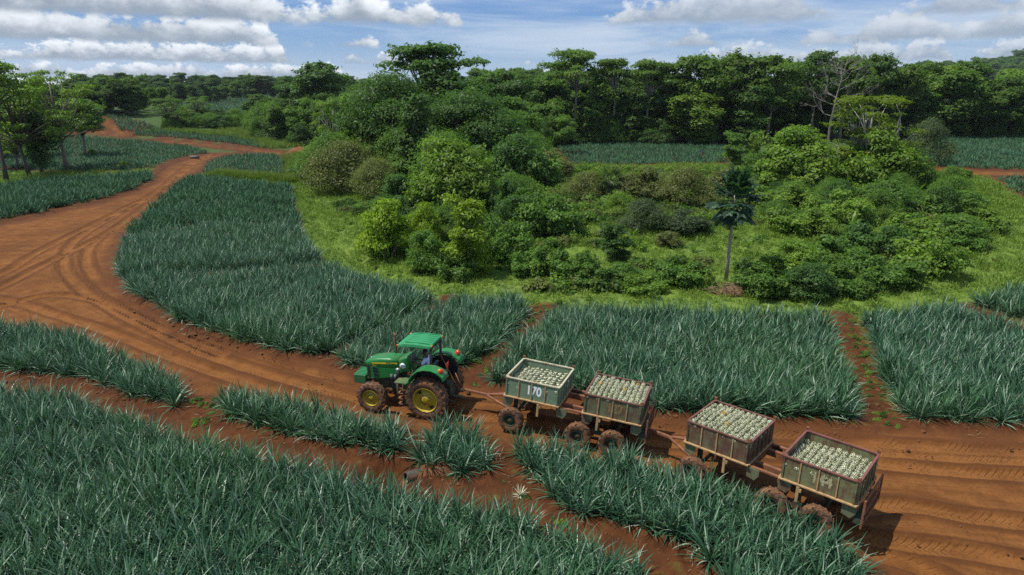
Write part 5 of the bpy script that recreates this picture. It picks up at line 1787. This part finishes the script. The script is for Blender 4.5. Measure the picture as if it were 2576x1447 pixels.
# ------------------------------------------------------------------ trailers, bins and fruit
BL, BW, BH = 2.01, 1.96, .68
DECK = 1.36


def bin_paint(name, rgb, rust, amt):
    m, t, b, o = principled(name)
    oc = t.n('ShaderNodeTexCoord').outputs['Object']
    n1 = t.noise(oc, 2.2, 8, .7)
    n2 = t.noise(oc, 14, 5, .65)
    sx = t.n('ShaderNodeSeparateXYZ')
    t.put(sx.inputs[0], oc)
    streak = t.noise(t.vec(t.m('MULTIPLY', sx.outputs[0], 9), t.m('MULTIPLY', sx.outputs[1], 9), t.m('MULTIPLY', sx.outputs[2], .8)), 1.5, 5, .6)
    k = t.m('ADD', t.m('MULTIPLY', n1, .6), t.m('ADD', t.m('MULTIPLY', n2, .15), t.m('MULTIPLY', streak, .25)))
    f = t.smooth(k, .60 - amt, .68 - amt * .7)
    base = t.mix(t.smooth(n2, .3, .7), tuple(c * .8 for c in rgb) + (1,), tuple(c * 1.15 for c in rgb) + (1,))
    rs = t.mix(n2, tuple(c * .5 for c in rust) + (1,), tuple(rust) + (1,))
    t.put(b.inputs['Base Color'], t.mix(f, base, rs))
    t.put(b.inputs['Roughness'], t.smooth(f, 0, 1, .6, .9))
    bn = t.n('ShaderNodeBump')
    bn.inputs['Strength'].default_value = .25
    bn.inputs['Distance'].default_value = .01
    t.put(bn.inputs['Height'], n2)
    t.put(b.inputs['Normal'], bn.outputs[0])
    return m
RUST = (.135, .060, .030)
PAINT = [bin_paint('bin_paint_green', (.150, .215, .130), RUST, .07), bin_paint('bin_paint_drab', (.125, .140, .070), RUST, .15), bin_paint('bin_paint_rusty', (.120, .120, .060), (.12, .05, .028), .19), bin_paint('bin_paint_olive', (.150, .155, .070), RUST, .14)]
RIMS = [bin_paint('rim_cream', (.46, .42, .27), (.32, .13, .05), .10), bin_paint('rim_red', (.15, .058, .042), RUST, .13), bin_paint('rim_red_worn', (.15, .062, .045), RUST, .15), bin_paint('rim_red_bright', (.18, .058, .046), RUST, .12)]
LIPS = plain('lip_tan', (.40, .25, .11), .8, var=.4, dirt=(.16, .06, .025, 1), dirt_amt=.15, dirt_scale=9)


def make_bin(mat4, paint, rim_m, label, num, num_m, faint=None, low=False):
    root = empty('harvest_bin', (0, 0, 0), 0, label, 'bin', 'steel pineapple bins on the trailers')
    root.matrix_world = mat4
    hl, hw, t_ = BL / 2, BW / 2, .02
    pn = []
    for s in (-1, 1):
        pn.append(MB().box((0, s * (hw - .02), BH / 2), (BL - .04, t_, BH)).build('side_panel', paint, root))
        MB().box((s * (hl - .02), 0, BH / 2), (t_, BW - .06, BH)).build('end_panel', paint, root)
        MB().box((0, s * (hw - .015), BH + .012), (BL, .065, .045)).build('rim_bar', rim_m, root, .006)
        MB().box((s * (hl - .015), 0, BH + .014), (.065, BW - .10, .041)).build('rim_bar', rim_m, root, .006)
        MB().box((0, s * (hw + .012), -.018), (BL + .05, .09, .045)).build('bottom_lip', LIPS, root, .006)
        MB().box((s * (hl + .012), 0, -.019), (.07, BW - .09, .04)).build('bottom_lip', LIPS, root, .006)
        for x_ in (-.96, -.50, 0.0, .50, .96):
            MB().box((x_ * .98, s * (hw + .004), BH / 2 - .01), (.035, .028, BH - .05)).build('rib', LIPS if abs(x_) < .9 else paint, root)
        for y_ in (-.62, -.30, .02, .34, .66):
            MB().box((s * (hl + .004), y_, BH / 2 - .01), (.028, .04, BH - .05)).build('rib', paint, root)
        for sx in (-1, 1):
            MB().prism([(sx * hl * .985, s * hw * .985), (sx * (hl - .17), s * hw * .985), (sx * hl * .985, s * (hw - .17))], 'z', BH + .030, BH + .042).build('corner_gusset', rim_m, root)
    MB().box((0, 0, .01), (BL - .08, BW - .08, .02)).build('floor', paint, root)
    for sx, sy in ((1, 1), (-1, 1)) if not low else ((1, 1), (-1, 1), (1, -1)):
        MB().box((sx * (hl - .03), sy * (hw - .0), BH + .085), (.09, .06, .11)).build('stacking_lug', M_rust, root, .008)
    if num:
        near = [c for c in pn if c.location is not None][0]
        text_part('number_lettering', num, .46, num_m, near, (.08, -(hw - .0085), BH * .52), (R(90), 0, 0), .0015, .82, .014)
        if faint is None:
            text_part('number_lettering', num, .34, num_m, near, (hl - .0085, .25, BH * .55), (R(90), 0, R(90)), .0015, .9, .006)
    return root


def faded(name, rgb, amt):
    """worn stencil paint: holes where the paint has gone show rust"""
    m, t, b, o = principled(name)
    oc = t.n('ShaderNodeTexCoord').outputs['Object']
    k = t.smooth(t.noise(oc, 22, 4, .7), amt - .06, amt + .06)
    t.put(b.inputs['Base Color'], t.mix(k, (.12, .085, .042, 1), tuple(rgb) + (1,)))
    b.inputs['Roughness'].default_value = .8
    return m


def frame(cx, cy, z, yaw, pitch, roll):
    return Matrix.Translation((cx, cy, z)) @ Euler((roll, pitch, yaw), 'XYZ').to_matrix().to_4x4()


def make_trailer(mat4, label, hitch_len):
    root = empty('bin_trailer', (0, 0, 0), 0, label, 'trailer', 'two-bin trailers behind the tractor')
    root.matrix_world = mat4
    for s in (-1, 1):
        MB().box((0, s * .48, 1.20), (5.0, .12, .20)).build('chassis_beam', M_rust, root, .01)
        MB().box((0, s * .86, 1.275), (4.9, .10, .06)).build('deck_rail', M_rust, root, .008)
    for x_ in (-2.42, -.46, .46, 2.42):
        MB().box((x_, 0, 1.19), (.12, 1.86, .14)).build('cross_beam', M_rust, root, .008)
    for s in (-1, 1):
        for x_ in (-2.30, -.30, .62, 2.32):
            MB().prism([(x_ - .18, 1.28), (x_ + .18, 1.28), (x_ + .18, 1.10), (x_ + .06, .92), (x_ - .18, .98)], 'y', s * .93, s * .955).build('corner_plate', PAINT[1], root)
        for x_ in (-1.15, 1.0):
            MB().box((x_, s * 1.02, 1.06), (.08, .06, .48)).box((x_ + .07, s * 1.0, 1.20), (.06, .10, .10)).build('stake_bracket', LIPS, root, .006)
    # front steering axle with A-frame drawbar, rear walking pair
    for x_, n_ in ((-2.12, 'front'), (.38, 'a'), (1.58, 'b')):
        MB().tube([(x_, -.98, .47), (x_, .98, .47)], .06, 8).build('axle', M_chassis, root)
        for s in (-1, 1):
            wheel(root, (x_, s * 1.0, .47), .47, .30, .22, M_chassis, 16, out=s)
    for s in (-1, 1):
        MB().box((.98, s * .78, .62), (1.5, .09, .16)).box((.98, s * .78, .86), (.16, .10, .40)).build('walking_beam', M_chassis, root, .01)
        MB().box((-2.12, s * .55, .80), (.14, .10, .62)).build('axle_strut', M_chassis, root)
        MB().tube([(-3.42, s * .05, .70), (-2.15, s * .86, .76)], .05, 6).build('drawbar_arm', M_rust, root)
    MB().tube([(-3.45, 0, .72), (-2.30, 0, .98)], .04, 6).build('drawbar_arm', M_rust, root)
    MB().box((-(3.35 + hitch_len) / 2 - 0, 0, .70), (hitch_len - 3.35, .10, .09)).build('drawbar', M_rust, root, .01)
    ring(MB(), (-hitch_len - .04, 0, .70), .06, .02, 0, 12).build('drawbar_eye', M_chassis, root)
    # tail rack
    rk = MB()
    for y_ in (-.90, .90):
        rk.box((2.66, y_, 1.12), (.05, .05, .84))
    for z_ in (.74, 1.10, 1.50):
        rk.box((2.66, 0, z_), (.04, 1.80, .05))
    rk.build('tail_rack', M_rust, root)
    for j in range(8):
        MB().box((2.665, -.77 + .22 * j, 1.12), (.02, .022, .74)).build('rack_bar', M_rust, root)
    MB().box((2.55, 0, .88), (.20, 1.84, .16)).build('rear_bumper', M_chassis, root, .01)
    return root


T1 = frame(2.255, 21.60, .0, R(-20.2), R(3.6), R(-2.2)) @ Matrix.Translation((0, 0, 1.98 - BH - DECK))
T2 = frame(7.87, 17.41, .0, R(-41.5), R(.6), R(-.9)) @ Matrix.Translation((0, 0, 2.11 - BH - DECK))
make_trailer(T1, 'muddy trailer hitched to the tractor, carrying the green and the drab bin', 4.42)
make_trailer(T2, 'muddy rear trailer of the train, carrying two rusty olive bins', 4.35)
M_num_w = faded('number_white', (.80, .82, .80), .27)
M_num_o = faded('number_orange', (.36, .20, .05), .50)
M_num_c = faded('number_cream', (.42, .38, .20), .46)
BINS = []
for (Tm, dx, pi_, lab, num, nm, ft, low) in (
        (T1, -1.44, 0, 'grey-green steel bin with white number 170, closest to the tractor', '170', M_num_w, None, False),
        (T1, 1.45, 1, 'drab steel bin with dark red rim, second from the tractor, heaped full', '127', M_num_o, 1, True),
        (T2, -1.47, 2, 'rust-patched steel bin with no number, third from the tractor', None, None, 1, True),
        (T2, 1.47, 3, 'olive steel bin with faded number 144, last of the train', '144', M_num_c, 1, True)):
    m4 = Tm @ Matrix.Translation((dx, 0, DECK))
    make_bin(m4, PAINT[pi_], RIMS[pi_], lab, num, nm, ft, low)
    BINS.append(m4)


def fruit_material(name, yellow):
    m, t, b, o = principled(name)
    oc = t.n('ShaderNodeTexCoord').outputs['Object']
    sx = t.n('ShaderNodeSeparateXYZ')
    t.put(sx.inputs[0], oc)
    ang = t.m('ARCTAN2', sx.outputs[1], sx.outputs[0])
    p_ = t.m('MULTIPLY', ang, 3.5)
    q_ = t.m('MULTIPLY', sx.outputs[2], 58.0)
    e1 = t.m('ABSOLUTE', t.m('SINE', t.m('ADD', p_, q_)))
    e2 = t.m('ABSOLUTE', t.m('SINE', t.m('SUBTRACT', p_, q_)))
    eye = t.smooth(t.m('MULTIPLY', e1, e2), .12, .62)
    oi = t.n('ShaderNodeObjectInfo').outputs['Random']
    n = t.noise(t.n('ShaderNodeNewGeometry').outputs['Position'], 4.0, 3, .6)
    tone = t.mix(n, (.40, .44, .22, 1), (.78, .76, .52, 1))
    if yellow:
        tone = t.mix(n, (.60, .38, .05, 1), (.75, .50, .08, 1))
    tone = t.mix(t.m('MULTIPLY', oi, .35), tone, (.50, .48, .24, 1))
    t.put(b.inputs['Base Color'], t.mix(eye, (.030, .040, .022, 1), tone))
    b.inputs['Roughness'].default_value = .42
    bn = t.n('ShaderNodeBump')
    bn.inputs['Strength'].default_value = .7
    bn.inputs['Distance'].default_value = .012
    t.put(bn.inputs['Height'], eye)
    t.put(b.inputs['Normal'], bn.outputs[0])
    return m
M_fruit, M_fruit_y = fruit_material('pineapple_skin', False), fruit_material('pineapple_skin_yellow', True)


def fruit_mesh(seed, mat):
    rg = np.random.default_rng(seed)
    prof = [(.012, -.105), (.050, -.092), (.066, -.05), (.071, 0), (.067, .045), (.052, .082), (.030, .097), (.012, .092)]
    mb = MB().lathe([(r * rg.uniform(.97, 1.04), z) for r, z in prof], (0, 0, 0), 'z', 12)
    n0 = len(mb.v) - 12
    mb.f.append(tuple(n0 + k for k in range(12)))
    mb.s.append(True)
    mb.f.append(tuple(range(11, -1, -1)))
    mb.s.append(True)
    for i in range(5):                      # the trimmed crown stub
        a = i * 1.26
        mb.add([(.012 * math.cos(a), .012 * math.sin(a), .09), (.026 * math.cos(a + .4), .026 * math.sin(a + .4), .112), (.012 * math.cos(a + .8), .012 * math.sin(a + .8), .092)], [(0, 1, 2)])
    return mb.mesh('pineapple_fruit', mat)


FRUIT = [fruit_mesh(i, M_fruit) for i in range(3)]
FRUIT_Y = fruit_mesh(9, M_fruit_y)
rest_v, rest_q = [], []
tmpl_v = [np.array([v_.co for v_ in f.vertices]) for f in FRUIT]
tmpl_f = [[tuple(p.vertices) for p in f.polygons] for f in FRUIT]
load = MB()
for bi, m4 in enumerate(BINS):
    rg = np.random.default_rng(500 + bi)
    top = {0: .38, 1: .58, 2: .58, 3: .38}[bi]
    nx, ny = 11, 10
    sx_, sy_ = (BL - .20) / (nx - 1), (BW - .20) / (ny - 1)
    for lay in (1, 0):
        for i in range(nx):
            for j in range(ny):
                x_ = -BL / 2 + .10 + i * sx_ + rg.normal(0, .010)
                y_ = -BW / 2 + .10 + j * sy_ + (.035 if i % 2 else -.035) + rg.normal(0, .010)
                if lay:
                    x_, y_ = x_ + sx_ * .5, y_ + sy_ * .5
                    if i == nx - 1 or j == ny - 1:
                        continue
                y_ = max(-BW / 2 + .095, min(BW / 2 - .095, y_))
                heap = .05 * math.sin(math.pi * (i + .5) / nx) * math.sin(math.pi * (j + .5) / ny)
                tilt = (0.04 * (i / nx - .4) - .05 * (j / ny - .5)) if bi in (0, 3) else 0
                z_ = top + heap + tilt - .13 * lay + rg.normal(0, .014)
                rot_ = Euler((rg.normal(.25, .32), rg.normal(0, .32), rg.uniform(0, 6.28)), 'ZYX')
                s = rg.uniform(1.06, 1.34)
                mm = m4 @ Matrix.Translation((x_, y_, z_)) @ rot_.to_matrix().to_4x4() @ Matrix.Diagonal((s, s, s, 1))
                if bi >= 1 and lay == 0:
                    yel = rg.random() < .022
                    o = bpy.data.objects.new('pineapple_fruit', FRUIT_Y if yel else FRUIT[int(rg.integers(3))])
                    link(o)
                    o.matrix_world = mm
                    where = ('', 'the drab second bin', 'the rust-patched third bin', 'the last bin of the train')[bi]
                    tag(o, ('yellow ripe pineapple among the pale ones in ' if yel else 'pale green-grey pineapple packed in rows in ') + where, 'pineapple',
                        ('yellow' if yel else 'pale') + ' pineapples in ' + where)
                else:
                    k_ = int(rg.integers(3))
                    load.add([mm @ Vector(p) for p in tmpl_v[k_]], tmpl_f[k_], True)
lo_ = load.build('pineapple_load', M_fruit_y if False else M_fruit)
tag(lo_, 'pale pineapples packed in the grey-green bin and under the top layers of the others', None, None, 'stuff')


# ------------------------------------------------------------------ small things on the ground
def gz1(x, y):
    return float(ground_z(x, y)[0])


# drain pipe through the earth bank in the foreground
Pc = at([(1020, 1200)])[0]
mb = MB()
mb.lathe([(.155, -.05), (.19, -.05), (.19, 1.0), (.155, 1.0), (.155, -.05)], (0, 0, 0), 'x', 20)
mb.lathe([(.155, .60), (.001, .60)], (0, 0, 0), 'x', 20)
cp = mb.build('drain_pipe', plain('mud_pipe', (.05, .035, .025), .8, var=.3, dirt=SOIL_MUD, dirt_amt=.2))
cp.location = (Pc[0] + .05, Pc[1], -.02)
cp.rotation_euler = (0, R(6), R(38))
tag(cp, 'open end of a dark drain pipe in the earth bank beside the small bed', 'pipe')
mb = MB()
rg = np.random.default_rng(55)
n_ = 15
ringpts = []
for i in range(5):
    q = i / 4
    ringpts.append([((.62 - .44 * q) * (1 + rg.normal(0, .09)) * math.cos(6.283 * k / n_) * 1.3, (.62 - .44 * q) * (1 + rg.normal(0, .09)) * math.sin(6.283 * k / n_), .52 * math.sin(q * 1.57) + rg.normal(0, .025) - .12) for k in range(n_)])
eb = mb.loft(ringpts).build('earth_bank', plain('bank_soil', (.15, .052, .017), .95, var=.4, scale=8, bump=.8, bscale=14))
eb.location = (Pc[0] + .98, Pc[1] + .30, gz1(Pc[0] + .5, Pc[1] + .2) - .05)
tag(eb, 'low heap of red earth over the drain pipe', 'mound')

# concrete pipe lying by the far bend
Pc = at([(490, 399)])[0]
mb = MB().lathe([(.20, -.75), (.27, -.75), (.27, .75), (.20, .75), (.20, -.75)], (0, 0, 0), 'x', 18)
cp = mb.build('concrete_pipe', plain('concrete', (.15, .14, .125), .9, var=.3))
cp.location = (Pc[0], Pc[1], Pc[2] + .24)
cp.rotation_euler = (0, 0, R(12))
tag(cp, 'grey concrete pipe lying beside the road bend in the far left fields', 'pipe')

# red soil heap by the far track
Pc = at([(756, 392)])[0]
rg = np.random.default_rng(66)
rings_ = []
for i in range(7):
    q = i / 6
    rings_.append([((3.2 * (1 - q) ** .8 + .25) * (1 + rg.normal(0, .10)) * math.cos(6.283 * k / 20), (1.9 * (1 - q) ** .8 + .2) * (1 + rg.normal(0, .10)) * math.sin(6.283 * k / 20), 1.75 * q ** .8 * (1 + rg.normal(0, .07)) - .2) for k in range(20)])
sm = MB().loft(rings_).build('soil_heap', plain('heap_soil', (.20, .062, .024), .95, var=.4, scale=3, bump=.8, bscale=6))
sm.location = Pc
tag(sm, 'heap of bare red soil by the track left of the thicket', 'mound')

# brush pile below the papaya and two pale stakes
Pc = at([(1845, 738)])[0]
mb = MB()
rg = np.random.default_rng(77)
for i in range(150):
    a, r_ = rg.uniform(0, 6.28), math.sqrt(rg.random())
    p = np.array([math.cos(a) * r_ * 1.5, math.sin(a) * r_ * .7, rg.uniform(0, .75) * (1 - r_ * .7)])
    d_ = np.array([rg.normal(0, 1), rg.normal(0, .6), rg.normal(0, .3)])
    d_ /= np.linalg.norm(d_)
    L = rg.uniform(.4, 1.2)
    mb.tube([p - d_ * L * .5, p + rg.normal(0, .04, 3), p + d_ * L * .5], [.022, .018, .008], 4, False)
bp_ = mb.build('brush_pile', plain('dry_sticks', (.21, .135, .075), .9, var=.6, scale=4))
bp_.location = (Pc[0], Pc[1], Pc[2] + .05)
tag(bp_, 'pile of dry brown cut branches at the foot of the papaya', 'brush pile')
mb = MB()
rings_ = [[((1.5 * (1 - q * .9)) * (1 + rg.normal(0, .1)) * math.cos(6.283 * k / 16), (.7 * (1 - q * .9)) * (1 + rg.normal(0, .1)) * math.sin(6.283 * k / 16), .55 * q ** .7 - .05) for k in range(16)] for q in (0, .3, .6, 1)]
o = mb.loft(rings_).build('litter_heap', plain('dry_litter', (.19, .105, .05), .95, var=.6, scale=9, bump=1.0, bscale=20))
o.location = (Pc[0], Pc[1], Pc[2] - .02)
o.parent = bp_
o.location = (0, 0, -.07)
for x_, lb in ((1884, 'left of two thin pale stakes beside the brush pile'), (1902, 'right of two thin pale stakes beside the brush pile')):
    Pc = at([(x_, 735)])[0]
    o = MB().tube([(0, 0, -.1), (.02, 0, .6), (-.01, 0, 1.05)], [.035, .032, .028], 7).build('stake', M_bark_p)
    o.location = Pc
    tag(o, lb, 'stake', 'pale stakes by the brush pile')

# a cut pineapple plant left lying on the soil path, and cut leaves beside it
Pc = at([(1308, 1255)])[0]
o = bpy.data.objects.new('cut_plant', blade_mesh('cut_plant', 222, 26, (.22, .40), .018, R(70), R(5), .5, plain('dry_leaf', (.42, .42, .27), .6, var=.4)))
link(o)
o.location = (Pc[0], Pc[1], gz1(Pc[0], Pc[1]))
tag(o, 'small pale uprooted pineapple plant lying on the bare soil path', 'plant')


# clods of earth along the road edges and cut leaves below the beds
def clod(seed):
    rg = np.random.default_rng(seed)
    mb = MB()
    mb.loft([[(.5 * r_ * (1 + rg.normal(0, .2)) * math.cos(6.283 * k / 6), .5 * r_ * (1 + rg.normal(0, .2)) * math.sin(6.283 * k / 6), z_) for k in range(6)] for r_, z_ in ((.8, -.2), (1.0, .15), (.55, .42))], False)
    return mb.mesh('clod', plain('clod_soil', (.135, .050, .016), .95, var=.5, scale=30))
def along_edges(n, spread, side):
    out = []
    per = []
    for nm in ('left_strip', 'mid_strip', 'small_bed', 'train_strip', 'foreground', 'curve_field', 'tractor_field', 'wide_field', 'end_field', 'bank_field'):
        p = FIELDS[nm]
        q = np.roll(p, -1, 0)
        L = np.hypot(*(q - p).T)
        nn = max(4, int(n * min(1.0, L.sum() / 60)))
        i_ = RNG.choice(len(p), nn, p=L / L.sum())
        f_ = RNG.random(nn)[:, None]
        d_ = (q - p)[i_] / (L[i_][:, None] + 1e-9)
        nrm = np.stack([d_[:, 1], -d_[:, 0]], 1)
        pt = p[i_] * (1 - f_) + q[i_] * f_ + nrm * np.abs(RNG.normal(0, spread, nn))[:, None] * side * RNG.choice([-1, 1], nn)[:, None]
        out.append(pt)
    return np.concatenate(out)
ep = along_edges(650, .8, 1)
rx = np.stack([RNG.uniform(-20, 24, 9000), RNG.uniform(13, 45, 9000)], 1)
ep = np.concatenate([ep, rx])
s_, r_ = zones(ep[:, 0], ep[:, 1])
k = (s_ > .6) & (np.hypot(ep[:, 0], ep[:, 1]) < 75) & in_view(ep[:, 0], ep[:, 1], base_z(ep[:, 0], ep[:, 1]), 100, 60)
k &= (r_ < .5) | (road_core(ep[:, 0], ep[:, 1]) < .7) | (fbm(ep[:, 0] * .5, ep[:, 1] * .5, 61, 3) > .60)
ep = ep[k]
ez = detail(ep[:, 0], ep[:, 1], s_[k], r_[k])
sz_ = np.exp(RNG.normal(-2.9, .55, len(ep))).clip(.02, .22)
scatter('soil_clods', np.stack([ep[:, 0], ep[:, 1], ez], 1), np.stack([RNG.normal(0, .3, len(ep)), RNG.normal(0, .3, len(ep)), RNG.uniform(0, 6.28, len(ep))], 1), np.stack([sz_, sz_, sz_ * .8], 1), RNG.integers(0, 3, len(ep)), [proto('clod_form', clod(700 + i)) for i in range(3)], 'loose clods of red earth on the road edges and bare soil')
lp_ = along_edges(70, .5, 1)
s_, r_ = zones(lp_[:, 0], lp_[:, 1])
k = (s_ > .6) & (np.hypot(lp_[:, 0], lp_[:, 1]) < 50)
lp_ = lp_[k]
lz = detail(lp_[:, 0], lp_[:, 1], s_[k], r_[k])
LIT = [blade_mesh('litter', 800 + i, 3, (.2, .5), .012, R(12), R(2), .1, plain('straw_leaf', (.24, .20, .10), .7, var=.6, scale=3), .05) for i in range(2)]
scatter('leaf_litter', np.stack([lp_[:, 0], lp_[:, 1], lz], 1), np.stack([RNG.normal(0, .1, len(lp_)), RNG.normal(0, .1, len(lp_)), RNG.uniform(0, 6.28, len(lp_))], 1), np.stack([RNG.uniform(.5, 1, len(lp_))] * 3, 1), RNG.integers(0, 2, len(lp_)), [proto('litter_form', m_) for m_ in LIT], 'dry straw-coloured pineapple leaves lying on the soil')


# ------------------------------------------------------------------ air: faint haze over the far country
m = bpy.data.materials.new('haze')
m.use_nodes = True
t = NT(m.node_tree)
pv = t.n('ShaderNodeVolumePrincipled')
pv.inputs['Color'].default_value = (.80, .88, 1.0, 1)
pv.inputs['Density'].default_value = .00007
pv.inputs['Anisotropy'].default_value = .2
om_ = t.n('ShaderNodeOutputMaterial')
t.t.links.new(pv.outputs[0], om_.inputs['Volume'])
hz_ = MB().box((0, 0, 62), (7400, 7400, 136)).build('haze', m)
tag(hz_, 'thin bluish haze over the distant country', None, None, 'stuff')
